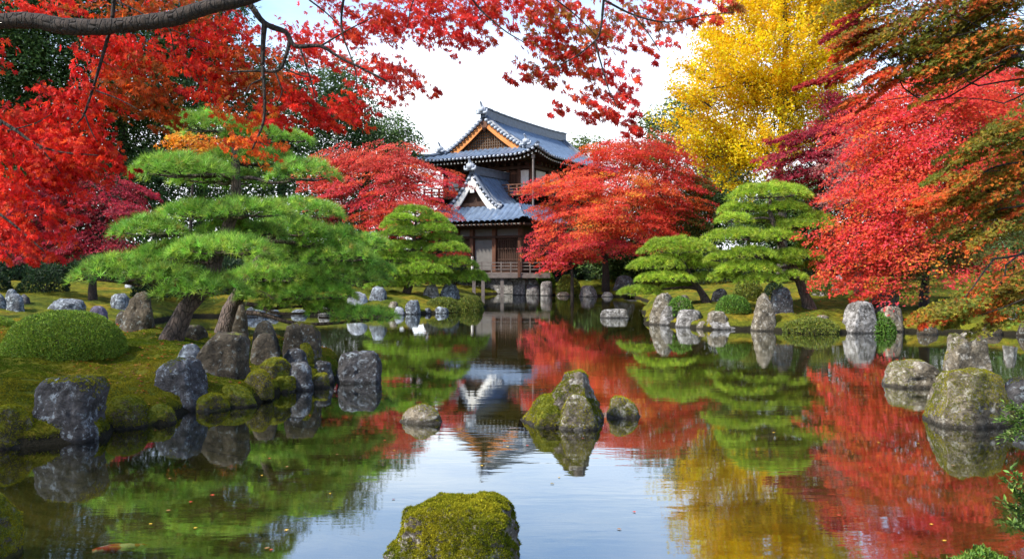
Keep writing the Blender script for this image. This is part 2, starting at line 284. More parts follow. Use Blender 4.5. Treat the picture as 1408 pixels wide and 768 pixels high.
# ------------------------------------------------------------------ mesh helpers
class MB:
    """collects vertex / face arrays and links them as ONE mesh object"""
    def __init__(s): s.v = []; s.f = []; s.n = 0
    def add(s, v, f):
        v = np.asarray(v, float).reshape(-1, 3)
        for a in (f if isinstance(f, list) else [f]):
            a = np.asarray(a, int)
            if a.size: s.f.append(a + s.n)
        s.v.append(v); s.n += len(v); return s
    def box(s, c, d, rz=0.0, tilt=0.0):
        x, y, z = np.array(d) / 2.0
        v = np.array([[-x, -y, -z], [x, -y, -z], [x, y, -z], [-x, y, -z], [-x, -y, z], [x, -y, z], [x, y, z], [-x, y, z]])
        if rz: ca, sa = math.cos(rz), math.sin(rz); v = v @ np.array([[ca, sa, 0], [-sa, ca, 0], [0, 0, 1]])
        return s.add(v + np.array(c), np.array([[0, 3, 2, 1], [4, 5, 6, 7], [0, 1, 5, 4], [1, 2, 6, 5], [2, 3, 7, 6], [3, 0, 4, 7]]))
    def tube(s, pts, rad, sides=7, sub=4, wob=0.0, cap=True):
        p = np.asarray(pts, float); r = np.broadcast_to(np.asarray(rad, float), (len(p),)) if np.ndim(rad) == 0 else np.asarray(rad, float)
        if sub > 1 and len(p) > 2:                       # Catmull-Rom
            q = np.vstack([2 * p[0] - p[1], p, 2 * p[-1] - p[-2]]); out = []; ro = []
            for i in range(len(p) - 1):
                for k in range(sub):
                    t_ = k / sub; a, b_, c_, d_ = q[i:i + 4]
                    out.append(0.5 * ((2 * b_) + (-a + c_) * t_ + (2 * a - 5 * b_ + 4 * c_ - d_) * t_ ** 2 + (-a + 3 * b_ - 3 * c_ + d_) * t_ ** 3)); ro.append(r[i] * (1 - t_) + r[i + 1] * t_)
            p = np.vstack(out + [p[-1:]]); r = np.array(ro + [r[-1]])
        if wob: p = p + wob * np.stack([vnoise(p, 2.1, k) for k in (1, 2, 3)], 1) * np.linspace(0.2, 1, len(p))[:, None]
        tg = nrm(np.gradient(p, axis=0)); up = np.where(np.abs(tg[:, 2:3]) > 0.9, [[1.0, 0, 0]], [[0, 0, 1.0]])
        if np.any(np.abs(tg[:, 2]) > 0.9) and np.any(np.abs(tg[:, 2]) <= 0.9): up = np.array([[0.37, 0.91, 0.18]])
        a = nrm(np.cross(tg, up)); b_ = np.cross(tg, a)
        th = np.arange(sides) / sides * 2 * pi
        rr = r[:, None] * (1 + (0.12 * vnoise(np.stack([np.repeat(np.arange(len(p)), sides), np.tile(np.arange(sides), len(p)), np.zeros(len(p) * sides)], 1), 0.7, 5).reshape(len(p), sides) if sides > 5 else 0))
        v = (p[:, None, :] + rr[..., None] * (np.cos(th)[None, :, None] * a[:, None, :] + np.sin(th)[None, :, None] * b_[:, None, :])).reshape(-1, 3)
        i = np.arange(len(p) - 1)[:, None] * sides; j = np.arange(sides)[None, :]; j2 = (j + 1) % sides
        f = [np.stack([i + j, i + j2, i + sides + j2, i + sides + j], -1).reshape(-1, 4)]
        if cap: f += [np.arange(sides)[None, ::-1], (len(p) - 1) * sides + np.arange(sides)[None, :]]
        return s.add(v, f)
    def grid(s, V):
        """V: (n, m, 3) sheet"""
        n, m_ = V.shape[:2]; i = np.arange(n - 1)[:, None] * m_; j = np.arange(m_ - 1)[None, :]
        return s.add(V.reshape(-1, 3), np.stack([i + j, i + j + 1, i + m_ + j + 1, i + m_ + j], -1).reshape(-1, 4))
    def xf(s, fn): s.v = [fn(a) for a in s.v]; return s
    def build(s, name, mat, parent=None, smooth=False, tint=None, solid=0):
        V = np.vstack(s.v); me = bpy.data.meshes.new(name)
        k = [np.full(len(a), a.shape[1]) for a in s.f]; ln = np.concatenate(k); lv = np.concatenate([a.ravel() for a in s.f])
        me.vertices.add(len(V)); me.vertices.foreach_set('co', V.astype(np.float32).ravel())
        me.loops.add(len(lv)); me.loops.foreach_set('vertex_index', lv.astype(np.int32))
        me.polygons.add(len(ln)); st = np.concatenate([[0], np.cumsum(ln)[:-1]]).astype(np.int32); me.polygons.foreach_set('loop_start', st)
        if tint is not None:
            at = me.attributes.new('tint', 'FLOAT_COLOR', 'FACE'); c4 = np.ones((len(ln), 4), np.float32); c4[:, :3] = tint; at.data.foreach_set('color', c4.ravel())
        me.update(calc_edges=True); me.polygons.foreach_set('use_smooth', np.full(len(ln), smooth))
        me.materials.append(mat)
        o = bpy.data.objects.new(name, me); col.objects.link(o)
        if parent is not None: o.parent = parent; o.matrix_parent_inverse.identity(); o.location = -np.array(parent.location) if not parent.parent else (0, 0, 0)
        return o
def tag(o, label=None, cat=None, group=None, kind=None):
    if label: o['label'] = label
    if cat: o['category'] = cat
    if group: o['group'] = group
    if kind: o['kind'] = kind
    return o
def thing(name, loc, label, cat, group=None):
    o = bpy.data.objects.new(name, None); o.location = tuple(float(q) for q in loc); o.empty_display_size = 0.2; col.objects.link(o)
    return tag(o, label, cat, group)

# leaf templates: vertices in (side, tip, normal), all faces the same size
def maple_tpl(lobes, wid, fold=0.12):
    v = []; f = []
    for ang, ln in lobes:
        a = R(ang); k = len(v)
        v += [(0, 0, 0), (math.sin(a - wid) * ln * 0.5, math.cos(a - wid) * ln * 0.5, fold * 0.5), (math.sin(a) * ln, math.cos(a) * ln, -fold * ln), (math.sin(a + wid) * ln * 0.5, math.cos(a + wid) * ln * 0.5, fold * 0.5)]
        f.append([k, k + 1, k + 2, k + 3])
    return np.array(v), np.array(f)
T7 = maple_tpl([(0, 1.0), (42, .93), (-42, .93), (84, .74), (-84, .74), (128, .42), (-128, .42)], 0.34)
T5 = maple_tpl([(0, 1.0), (48, .9), (-48, .9), (100, .62), (-100, .62)], 0.40)
T3 = maple_tpl([(0, 1.0), (75, .8), (-75, .8)], 0.55)
TQ = (np.array([(0, -.5, 0), (.42, .05, .08), (0, .6, 0), (-.42, .05, .08)]), np.array([[0, 1, 2, 3]]))
TL = (np.array([(0, -.5, 0), (.24, 0, .07), (0, .6, -.04), (-.24, 0, .07)]), np.array([[0, 1, 2, 3]]))
TF = (np.array([(0, -.4, 0), (.5, .3, .06), (0, .5, -.05), (-.5, .3, .06)]), np.array([[0, 1, 2, 3]]))
def needle_tpl(n, wid, spread, seed):
    g_ = np.random.default_rng(seed); v = []; f = []
    for k in range(n):
        az = k * 2.399 + g_.uniform(-.3, .3); po = spread * math.sqrt((k + .5) / n); ln = g_.uniform(.75, 1.05)
        d = np.array([math.cos(az) * math.sin(po), math.cos(po), math.sin(az) * math.sin(po)])
        sd = nrm(np.cross(d, g_.normal(size=3))) * wid; i = len(v)
        v += [tuple(-sd), tuple(sd), tuple(d * ln)]; f.append([i, i + 1, i + 2])
    return np.array(v), np.array(f)
TN = needle_tpl(16, 0.028, 1.15, 1); TNF = needle_tpl(11, 0.045, 1.15, 2); TM = needle_tpl(5, 0.16, 1.0, 3)
def tpl_area(tpl):
    v, f = tpl; q = v[f]; a = 0.5 * np.linalg.norm(np.cross(q[:, 1] - q[:, 0], q[:, 2] - q[:, 0]), axis=1)
    if q.shape[1] == 4: a = a + 0.5 * np.linalg.norm(np.cross(q[:, 2] - q[:, 0], q[:, 3] - q[:, 0]), axis=1)
    return a.sum()
def scatter(mb, tpl, c, a, n, size, tint, tints):
    """place a leaf template at every c, tip along a, face along n"""
    tv, tf = tpl; a = nrm(a); n = nrm(n - a * np.sum(a * n, 1, keepdims=True)); s_ = np.cross(a, n)
    size = np.broadcast_to(size, (len(c),))[:, None, None]
    v = c[:, None, :] + size * (tv[None, :, 0:1] * s_[:, None, :] + tv[None, :, 1:2] * a[:, None, :] + tv[None, :, 2:3] * n[:, None, :])
    f = tf[None] + (np.arange(len(c)) * len(tv))[:, None, None]
    mb.add(v.reshape(-1, 3), f.reshape(-1, tf.shape[1])); tints.append(np.repeat(tint, len(tf), axis=0))
def palette(pal, n, per, jit=0.22):
    """n groups of colour, each repeated `per` times with leaf to leaf jitter"""
    C = np.array([q[:3] for q in pal]); W = np.array([q[3] for q in pal], float); W /= W.sum()
    k = rng.choice(len(C), n, p=W); base = np.repeat(C[k] * np.exp(rng.normal(0, .16 if per > 1 else 0, (n, 1))), per, axis=0)
    k2 = rng.choice(len(C), n * per, p=W); swap = rng.random(n * per) < 0.22; base[swap] = C[k2[swap]]
    return np.clip(base * np.exp(rng.normal(0, jit, (n * per, 1))) * np.exp(rng.normal(0, 0.08, (n * per, 3))), 0, 0.9)

def sprays(mb, tints, blob, D, tpl, leaf, cover, pal, axis, slope=-0.25, per=40, length=(0.8, 1.5), width=0.38, depth=None, tipdown=0.5, flat=0.75, twigs=None, thick=0.05, gap=1.0, jit=0.22):
    px, py, rx, ry = blob[:4]; Db = D + (blob[4] if len(blob) > 4 else 0); k = Db / F
    c = P(px, py, Db); rad = np.array([rx * k, depth if depth else (rx + ry) * 0.5 * k, ry * k])
    area = pi * rad[0] * rad[2]; n_leaf = 2.6 * cover * area / (tpl_area(tpl) * leaf ** 2)
    ns = max(2, int(n_leaf / per))
    u = nrm(rng.normal(size=(ns, 3))) * (rng.random((ns, 1)) ** 0.42)
    p0 = c + u * rad
    ax = np.array(axis); out = p0 - ax; out[:, 2] = 0; out = nrm(out + 0.25 * rng.normal(size=(ns, 3)) * [1, 1, 0])
    sl = slope + 0.15 * rng.normal(size=ns); dr = nrm(np.stack([out[:, 0], out[:, 1], sl], 1))
    side = nrm(np.cross(dr, [0, 0, 1.0])); Ls = rng.uniform(*length, ns) * min(1.0, max(rad[0], rad[2] * 1.3) * 1.6)
    p0 = p0 - dr * Ls[:, None] * 0.5
    nl = ns * per; I = np.repeat(np.arange(ns), per); tt = rng.random(nl) ** 0.8
    lat = (rng.random(nl) * 2 - 1) * width * Ls[I] * np.sin(np.clip(tt * 0.85 + 0.12, 0, 1) * pi) ** 0.7
    pos = p0[I] + dr[I] * (tt * Ls[I])[:, None] + side[I] * lat[:, None]
    pos[:, 2] += rng.normal(0, thick, nl) * Ls[I] - 0.16 * tt ** 2 * Ls[I] - 0.35 * np.abs(lat) ** 2 / np.maximum(Ls[I], .1)
    a = dr[I] * 0.7 + side[I] * (np.sign(lat) * rng.random(nl))[:, None] + rng.normal(0, 0.35, (nl, 3)); a[:, 2] -= tipdown
    nn = np.array([0, 0, 1.0]) * flat + rng.normal(0, 0.42, (nl, 3)) + 0.25 * dr[I]
    scatter(mb, tpl, pos, a, nn, leaf * rng.uniform(0.7, 1.15, nl), palette(pal, ns, per, jit), tints)
    if twigs is not None:
        kk = rng.choice(ns, min(ns, twigs[1]), replace=False)
        for q in kk:
            e = p0[q] + dr[q] * Ls[q] * 0.85 - np.array([0, 0, 0.12 * Ls[q]]); m_ = (p0[q] + e) / 2 + [0, 0, 0.05 * Ls[q]]
            s0 = c + (p0[q] - c) * 0.4 - np.array([0, 0, rad[2] * 0.25])
            r_ = twigs[2]; twigs[0].tube([s0, p0[q], m_, e], [r_ * 1.5, r_, r_ * .7, r_ * .3], 4, 2, 0.04 * Ls[q], cap=False)
    return c

def limb_path(a, b, sag=0.0, n=4, wob=0.12):
    a = np.array(a, float); b = np.array(b, float); t_ = np.linspace(0, 1, n)[:, None]; p = a + (b - a) * t_
    ln = np.linalg.norm(b - a); p[1:-1] += rng.normal(0, wob * ln * 0.5, (n - 2, 3)); p[:, 2] += (np.sin(t_[:, 0] * pi) * sag * ln)
    return p
def maple(label, base, D, trunk, blobs, leaf, cover, pals, group=None, tpl=T5, name='maple_tree', cat='maple tree', r0=0.14, bark='maple_bark', mat='leaf', sink=0.15, **kw):
    """base: photo pixel of the foot (or a world point); trunk: pixel way points (px, py[, dD]); blobs: (px, py, rx, ry, dD, palette index)"""
    b_ = np.array(base, float) if len(base) == 3 else np.array([(base[0] - CX) / F * D, D, gz((base[0] - CX) / F * D, D)])
    root = thing(name, b_, label, cat, group)
    tr_ = MB(); pts = [b_ - [0, 0, sink]] + [P(q[0], q[1], D + (q[2] if len(q) > 2 else 0)) for q in trunk]; n = len(pts)
    rad = r0 * np.linspace(1, 0.45, n); rad[0] *= 1.25; tr_.tube(pts, rad, 9, 5, r0 * 0.3)
    cr_ = MB(); tints = []; top = pts[-1]
    for bl in blobs:
        dd = bl[4] if len(bl) > 4 else 0; pi_ = bl[5] if len(bl) > 5 else 0; cv = cover * (bl[6] if len(bl) > 6 else 1)
        c = sprays(cr_, tints, (bl[0], bl[1], bl[2], bl[3], dd), D, tpl, leaf, cv, pals[pi_], (top[0], top[1], 0), twigs=(tr_, kw.get('ntw', 5), kw.get('rtw', r0 * .07)), **{k: v for k, v in kw.items() if k not in ('ntw', 'rtw')})
        k = int(np.argmin([np.linalg.norm(q - c) + (0.6 * r0 * 10 if i == 0 else 0) for i, q in enumerate(pts)])); k = max(1, k)
        ln = np.linalg.norm(c - pts[k]); tr_.tube(limb_path(pts[k], c, 0.06, 5, 0.10), np.linspace(rad[k] * 0.62, rad[k] * .12, 5), 6, 4, 0.05 * ln)
    tr_.build('trunk', M[bark], root, True)
    cr_.build('crown', M[mat], root, False, np.vstack(tints))
    return root

# ------------------------------------------------------------------ ground and water
def axis(segs):
    out = [];
    for a, b_, st in segs: out.append(np.arange(a, b_, st))
    return np.concatenate(out)
xs = np.concatenate([[-3000, -800, -300], axis([(-120, -40, 8), (-40, -14, 0.8), (-14, 16, 0.11), (16, 40, .8), (40, 121, 8)]), [300, 800, 3000]])
ys = np.concatenate([[-300, -60], axis([(-20, 2, 2), (2, 30, 0.11), (30, 60, 0.35), (60, 90, 1.5), (90, 161, 10)]), [300, 800, 2000, 5000]])
X, Y = np.meshgrid(xs, ys); Z = height(X, Y).reshape(X.shape)
gr = MB(); gr.grid(np.stack([X, Y, Z], -1)); tag(gr.build('ground', M['ground'], None, True), kind='structure')
wa = MB(); wx = np.linspace(-26, 26, 27); wy = np.linspace(1.5, 62, 32); WX, WY = np.meshgrid(wx, wy); wa.grid(np.stack([WX, WY, 0 * WX], -1))
tag(wa.build('water', M['water']), kind='structure')

# ------------------------------------------------------------------ temple hall (local u to the right, v back, z up)
TY = R(30.0); TO = np.array([-1.8, 58.0, 0.0]); TW = np.array([math.cos(TY), -math.sin(TY), 0]); TR = np.array([math.sin(TY), math.cos(TY), 0])
def tw(a):
    a = np.asarray(a, float).reshape(-1, 3); return TO + a[:, 0:1] * TW + a[:, 1:2] * TR + a[:, 2:3] * np.array([0, 0, 1.0])
base_t = TO + 1.5 * TW + 3.0 * TR; base_t[2] = gz(base_t[0], base_t[1])
temple = thing('temple_hall', base_t, 'two storey wooden temple hall with blue grey tiled hip and gable roofs', 'temple')
def tb(mb, name, mat, parent=None, smooth=False):
    mb.xf(lambda v: tw(v).reshape(v.shape)); return mb.build(name, M[mat], parent or temple, smooth)
# --- the upper hip-and-gable roof
UE, UG, VF, VL, ZR, ZE = 5.3, 3.5, -2.1, 14.1, 12.45, 9.4
def zs(u): return ZR - (ZR - ZE) * (1 - (1 - np.clip(np.abs(u) / UE, 0, 1)) ** 1.45)
def upturn(u, v):
    vm = (VF + VL) / 2; c = np.minimum(np.abs(u) / UE, np.abs(v - vm) / ((VL - VF) / 2)); return 0.5 * np.clip(c - 0.62, 0, 1) ** 2 / 0.144
def v_front(u): return np.where(np.abs(u) <= UG, -0.45, -0.45 - (VF * -1 - 0.45) * (np.abs(u) - UG) / (UE - UG))
def tilewave(s, per=0.42, amp=0.115): return amp * np.abs(np.cos(np.pi * s / per)) ** 0.6
def main_slope(sgn, off=0.0, wave=True, nv=400):
    uu = np.concatenate([np.linspace(0.12, UG, 10), np.linspace(UG, UE, 7)[1:]]); V = []
    for u in uu:
        a = float(v_front(u)); b_ = (VF + VL) - a; vv = np.linspace(VF, VL, nv); vv = np.clip(vv, a, b_)
        z = zs(u) + upturn(u, vv) + off + (tilewave(vv) if wave else 0)
        V.append(np.stack([np.full(nv, sgn * u), vv, z], 1))
    return np.array(V)
def hip_slope(back=False, off=0.0, wave=True, nu=260):
    V = []
    for q in np.linspace(-0.12, 1, 8):
        ue = UG + (UE - UG) * q; u = np.clip(np.linspace(-UE, UE, nu), -ue, ue); v = -0.45 + (VF + 0.45) * q
        z = zs(ue) + upturn(u, v) + off + (tilewave(u) if wave else 0); vv = np.full(nu, v if not back else VF + VL - v)
        V.append(np.stack([u, vv, z], 1))
    return np.array(V)
rf = MB()
for s_ in (1, -1): rf.grid(main_slope(s_))
rf.grid(hip_slope()); rf.grid(hip_slope(True)); roof = tb(rf, 'roof', 'tile', None, True)
so = MB()
for s_ in (1, -1): so.grid(main_slope(s_, -0.22, False, 40))
so.grid(hip_slope(False, -0.22, False, 30)); so.grid(hip_slope(True, -0.22, False, 30)); so_o = tb(so, 'soffit', 'dark_wood', None, True)
ra = MB(); rt = MB()
for u in np.arange(-UE + .2, UE - .1, 0.3):
    z = float(zs(UE) + upturn(u, VF)) - 0.32; ra.box((u, VF + 0.95, z + .05), (.1, 1.7, .12)); rt.box((u, VF + 0.09, z + 0.05), (.11, .02, .13))
for s_ in (1, -1):
    for v in np.arange(VF + .3, VL - .2, 0.3):
        z = float(zs(UE) + upturn(UE, v)) - 0.32; ra.box((s_ * (UE - .95), v, z + .05), (1.7, .1, .12)); rt.box((s_ * (UE - 0.09), v, z + .05), (.02, .11, .13))
def rafters(ra, rt, parent):                            # dark rafters with white painted ends
    nf = sum(len(a) for a in ra.f)
    for a, fs in zip(rt.v, rt.f): ra.add(a, fs - fs.min())
    o = tb(ra, 'rafters', 'dark_wood', parent); o.data.materials.append(M['plaster'])
    mi = np.zeros(len(o.data.polygons), np.int32); mi[nf:] = 1; o.data.polygons.foreach_set('material_index', mi)
rafters(ra, rt, so_o)
fa = MB()                                               # eave tile edge: pale round tile ends
for u in np.arange(-UE, UE + .01, 0.34):
    z = float(zs(UE) + upturn(u, VF)); fa.tube([(u, VF - .05, z - .01), (u, VF + .2, z + .02)], .085, 8, 1)
for v in np.arange(VF, VL, 0.34):
    z = float(zs(UE) + upturn(UE, v)); fa.tube([(UE + .05, v, z - .01), (UE - .2, v, z + .02)], .085, 8, 1)
tb(fa, 'tile_ends', 'tile_pale', roof, True)
rd = MB()
vv = np.linspace(-0.6, VF + VL + 0.6, 15); zr_ = ZR + 0.30 + 0.16 * np.abs((vv - 6) / 6.6) ** 3
for k in range(14): 
    c = (0, (vv[k] + vv[k + 1]) / 2, (zr_[k] + zr_[k + 1]) / 2 - 0.08); rd.box(c, (.42, vv[k + 1] - vv[k] + .004, .62)); rd.box((c[0], c[1], c[2] + .36), (.55, vv[k + 1] - vv[k] + .004, .1))
for s_ in (1, -1):
    for vq in (-0.3, VF + VL + 0.3):
        u = np.linspace(0.1, UG + .1, 7); p = np.stack([s_ * u, np.full(7, vq), zs(u) + .17], 1); rd.tube(p, .17, 8, 2)
        u = np.linspace(UG, UE, 6); v = v_front(u) if vq < 1 else VF + VL - v_front(u); p = np.stack([s_ * u, v, zs(u) + upturn(u, v) + .15], 1); rd.tube(p, .15, 8, 2)
        for dv in (.55,): 
            u = np.linspace(0.3, UG, 6); p = np.stack([s_ * u, np.full(6, vq + (dv if vq < 1 else -dv)), zs(u) + .1], 1); rd.tube(p, .10, 6, 2)
tb(rd, 'ridge', 'tile_dark', roof)
gt = MB()
for s_ in (1, -1):                                      # row of round tile ends along the gable rake
    for u in np.arange(.25, UG + .05, .26):
        z = float(zs(u)); gt.tube([(s_ * u, -.62, z + .02), (s_ * u, -.3, z + .08)], .11, 8, 1)
tb(gt, 'gable_tile_ends', 'tile_pale', roof, True)
def ornament(c, s=1.0):
    m_ = MB(); c = np.array(c, float)
    m_.box(c + [0, 0, .1 * s], (.62 * s, .2, .5 * s)); m_.tube([c + [0, -.12, .2 * s], c + [0, .1, .2 * s]], .26 * s, 10, 1)
    for q in (-1, 1): m_.tube([c + [q * .2 * s, -.05, -.1 * s], c + [q * .48 * s, -.05, -.05 * s], c + [q * .5 * s, -.05, .2 * s]], [.12 * s, .1 * s, .05 * s], 7, 3)
    m_.tube([c + [0, 0, .3 * s], c + [0, -.12, .62 * s], c + [0, -.3, .8 * s]], [.13 * s, .1 * s, .05 * s], 7, 3)
    return m_
tb(ornament((0, -.72, ZR + .42), .9), 'ridge_ornament', 'tile_pale', roof, True)
for s_ in (1, -1): tb(ornament((s_ * (UG + .15), -.75, float(zs(UG)) + .3), .75), 'ridge_ornament', 'tile_pale', roof, True)
# gable: barge boards, pendant, lattice
def barge(zf, hw, v, d0, d1, thick=.1, n=10, u0=0.0, uc=0.0):
    m_ = MB()
    for s_ in (1, -1):
        u = np.linspace(u0, hw, n); top = zf(u) - d0; bot = zf(u) - d0 - d1 * (1 + .25 * u / hw)
        A = np.stack([uc + s_ * u, np.full(n, v), top], 1); B_ = np.stack([uc + s_ * u, np.full(n, v), bot], 1); o_ = np.array([0, thick, 0])
        m_.grid(np.array([A, B_, B_ + o_, A + o_, A]))
    return m_
tb(barge(zs, UG + .1, -.40, .14, .42), 'bargeboard', 'orange_wood')
gw = MB(); u = np.linspace(-UG, UG, 24); gw.grid(np.array([np.stack([u, 0 * u + .2, zs(u) - .3], 1), np.stack([u, 0 * u + .2, 0 * u + zs(UG) - .35], 1)])); gab = tb(gw, 'gable_panel', 'orange_wood')
ga = MB(); 
for z in np.arange(10.35, 11.9, .2):
    hw = UG * (1 - (z - 10.1) / 2.6) * .78
    if hw > .2: ga.box((0, .12, z), (2 * hw, .06, .07))
for u in np.arange(-2.2, 2.21, .2):
    h_ = (1 - abs(u) / 2.75) * 1.75; ga.box((u, .08, 10.25 + h_ / 2), (.07, .05, h_))
tb(ga, 'lattice', 'lattice', gab)
pe = MB(); pe.tube([(0, -.44, 12.05), (0, -.36, 12.05)], .3, 12, 1); pe.tube([(0, -.44, 11.78), (0, -.38, 11.5)], [.2, .05], 8, 1)
tb(pe, 'gable_pendant', 'brown_wood')
gb = MB(); gb.box((0, -.1, 10.12), (2 * UG - .3, .3, .26)); tb(gb, 'gable_beam', 'brown_wood')
# --- upper storey body
BU, BV0, BV1 = 3.75, 0.0, 12.0
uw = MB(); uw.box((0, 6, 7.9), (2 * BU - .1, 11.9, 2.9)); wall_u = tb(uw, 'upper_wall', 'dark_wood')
def up(u0, u1, z0, z1, mat, name, parent=None, v=BV0, th=.06):
    m_ = MB(); m_.box(((u0 + u1) / 2, v - th / 2 + .04, (z0 + z1) / 2), (u1 - u0, th, z1 - z0)); return tb(m_, name, mat, parent)
for a, c in ((-3.4, -2.5), (0.95, 1.75), (2.75, 3.45)): up(a, c, 7.35, 8.55, 'plaster', 'wall_panel', wall_u)
for a, c in ((0.6, 2.0), (2.6, 4.3), (5.2, 7.0), (8, 10)):
    m_ = MB(); m_.box((BU - .04, (a + c) / 2, 7.95), (.06, c - a, 1.2)); tb(m_, 'wall_panel', 'plaster', wall_u)
dr = MB(); n = 10; th = np.linspace(0, pi, n); pts = [(1.82, -.08, 7.2)] + [(2.25 + .43 * math.cos(pi - q), -.08, 8.1 + .45 * math.sin(q)) for q in th] + [(2.68, -.08, 7.2)]
A = np.array(pts); Bk = A + [0, .1, 0]; k = len(A); dr.add(np.vstack([A, Bk]), [np.arange(k)[None], np.array([[i, (i + 1) % k, k + (i + 1) % k, k + i] for i in range(k)])]); door_u = tb(dr, 'arched_window', 'brown_wood')
fr_ = MB(); fr_.tube([(p[0], -.1, p[2]) for p in pts], .06, 6, 1); tb(fr_, 'window_frame', 'dark_wood', door_u)
sl = MB()
for u in np.arange(1.92, 2.65, .12): sl.box((u, -.1, 7.75), (.04, .04, 1.1))
tb(sl, 'window_bars', 'dark_wood', door_u)
for u in (-3.7, -2.3, -.6, .75, 1.8, 2.7, 3.7):
    m_ = MB(); m_.box((u, -.06, 7.9), (.2, .2, 2.7)); tb(m_, 'post', 'brown_wood')
for v in (2.3, 4.8, 7.5, 11.9):
    m_ = MB(); m_.box((BU + .05, v, 7.9), (.2, .2, 2.7)); tb(m_, 'post', 'brown_wood')
m_ = MB()
for z, d in ((8.75, .22), (9.1, .26)): m_.box((0, -.12, z), (2 * BU + .5, .3, d)); m_.box((BU + .12, 6, z), (.3, 12.2, d))
for u in np.arange(-3.6, 3.7, .6): m_.box((u, -.32, 9.0), (.24, .5, .3))
for v in np.arange(.4, 12, .6): m_.box((BU + .32, v, 9.0), (.5, .24, .3))
tb(m_, 'eave_beam', 'dark_wood')
bl = MB(); bl.box((0, -.75, 6.72), (2 * BU + 1.9, 1.5, .16)); bl.box((BU + .62, 6, 6.72), (1.1, 12, .15)); balc = tb(bl, 'balcony', 'brown_wood')
rl = MB()
for z in (6.98, 7.18, 7.42): rl.box((0, -1.42, z), (2 * BU + 1.9, .09, .08)); rl.box((BU + .95, 5.3, z), (.09, 13, .07))
for u in np.arange(-4.6, 4.71, .66): rl.box((u, -1.42, 7.13), (.11, .11, .66))
for v in np.arange(-.8, 11.9, .7): rl.box((BU + .95, v, 7.13), (.11, .11, .66))
tb(rl, 'railing', 'brown_wood', balc)
br = MB()
for u in np.arange(-4.4, 4.5, .7): br.box((u, -.7, 6.5), (.16, 1.3, .26))
br.box((0, -.2, 6.2), (2 * BU, .4, .5)); tb(br, 'bracket_row', 'dark_wood', balc)
pole = MB(); pole.tube([(4.75, -1.75, 4.9), (4.75, -1.75, 9.1)], .07, 8, 1); pole.tube([(4.75, -1.75, 9.1), (4.75, -1.75, 9.35)], .13, 8, 1); tb(pole, 'rain_pipe', 'grey_wood')
# --- lower skirt roof with its white-boarded gable
LU0, LU1, LV0, LVB = -2.4, 6.6, -6.1, 0.0
def zl(q): return 5.75 - 1.15 * (1 - (1 - q) ** 1.35)
lr = MB()
V = []
for q in np.linspace(0, 1, 8):
    u = np.linspace(LU0, LU1, 220); a, c = LU0 + 1.4 * (1 - q), LU1 - 1.4 * (1 - q); u = np.clip(u, a, c); v = LV0 + 1.7 * (1 - q)
    ct = np.clip(np.abs(u - 2.1) / 4.5 - .7, 0, 1) ** 2 * 3 * q
    V.append(np.stack([u, np.full(220, v), zl(q) + ct + tilewave(u)], 1))
lr.grid(np.array(V))
for sgn in (1, -1):
    V = []
    for q in np.linspace(0, 1, 8):
        v = np.clip(np.linspace(LV0, LVB, 100), LV0 + 1.7 * (1 - q), LVB); u = (LU1 - 1.4 * (1 - q)) if sgn > 0 else (LU0 + 1.4 * (1 - q))
        ct = np.clip(-(v + 3) / 3.1 - .4, 0, 1) ** 2 * .6 * q
        V.append(np.stack([np.full(100, u), v, zl(q) + ct + tilewave(v)], 1))
    lr.grid(np.array(V))
lower = tb(lr, 'lower_roof', 'tile', None, True)
GU, GH, GZ, GV = 1.75, 2.25, 7.9, -4.75
def zg(u): return GZ - 2.35 * (1 - (1 - np.clip(np.abs(u) / GH, 0, 1)) ** 1.5)
g2 = MB()
for s_ in (1, -1):
    V = []
    for u in np.linspace(.08, GH, 9):
        v = np.linspace(GV, -.15, 75); V.append(np.stack([np.full(75, GU + s_ * u), v, np.full(75, float(zg(u))) + tilewave(v)], 1))
    g2.grid(np.array(V))
gr2 = tb(g2, 'gable_roof', 'tile', lower, True)
g3 = MB(); g3.box((GU, -2.45, GZ + .2), (.36, 4.7, .46)); g3.box((GU, -2.45, GZ + .47), (.46, 4.75, .08))
for s_ in (1, -1):
    for dv, rr in ((.1, .15), (.55, .09)):
        u = np.linspace(.1, GH + .05, 7); g3.tube(np.stack([GU + s_ * u, np.full(7, GV + dv), zg(u) + .14], 1), rr, 8, 2)
tb(g3, 'gable_ridge', 'tile_dark', lower)
g4 = MB()
for s_ in (1, -1):
    for u in np.arange(.2, GH, .24): z = float(zg(u)); g4.tube([(GU + s_ * u, GV - .12, z), (GU + s_ * u, GV + .15, z + .06)], .09, 8, 1)
tb(g4, 'gable_tile_ends', 'tile_pale', lower, True)
tb(ornament((GU, GV - .2, GZ + .35), .85), 'ridge_ornament', 'tile_pale', lower, True)
tb(barge(zg, GH + .05, GV + .02, .12, .52, u0=0.0, uc=GU), 'white_bargeboard', 'plaster')
pe = MB(); pe.tube([(GU, GV - .02, GZ - .72), (GU, GV + .08, GZ - .72)], .34, 12, 1); pe.box((GU, GV + .03, GZ - 1.05), (.3, .1, .4)); tb(pe, 'gable_pendant', 'plaster')
u = np.linspace(-GH, GH, 20); gw = MB(); gw.grid(np.array([np.stack([GU + u, 0 * u + GV + .45, zg(u) - .2], 1), np.stack([GU + u, 0 * u + GV + .45, 0 * u + 5.55], 1)])); gw.box((GU, GV + .3, 5.85), (2 * GH - .4, .2, .25)); tb(gw, 'gable_panel', 'dark_wood')
so = MB(); so.box((2.1, (LV0 + LVB) / 2 + .25, 4.42), (LU1 - LU0 - .5, LVB - LV0 - .6, .12)); so2 = tb(so, 'lower_soffit', 'dark_wood')
ra = MB(); rt = MB()
for u in np.arange(LU0 + .1, LU1, .3): ra.box((u, LV0 + .75, 4.43), (.1, 1.3, .13)); rt.box((u, LV0 + .08, 4.43), (.11, .03, .14))
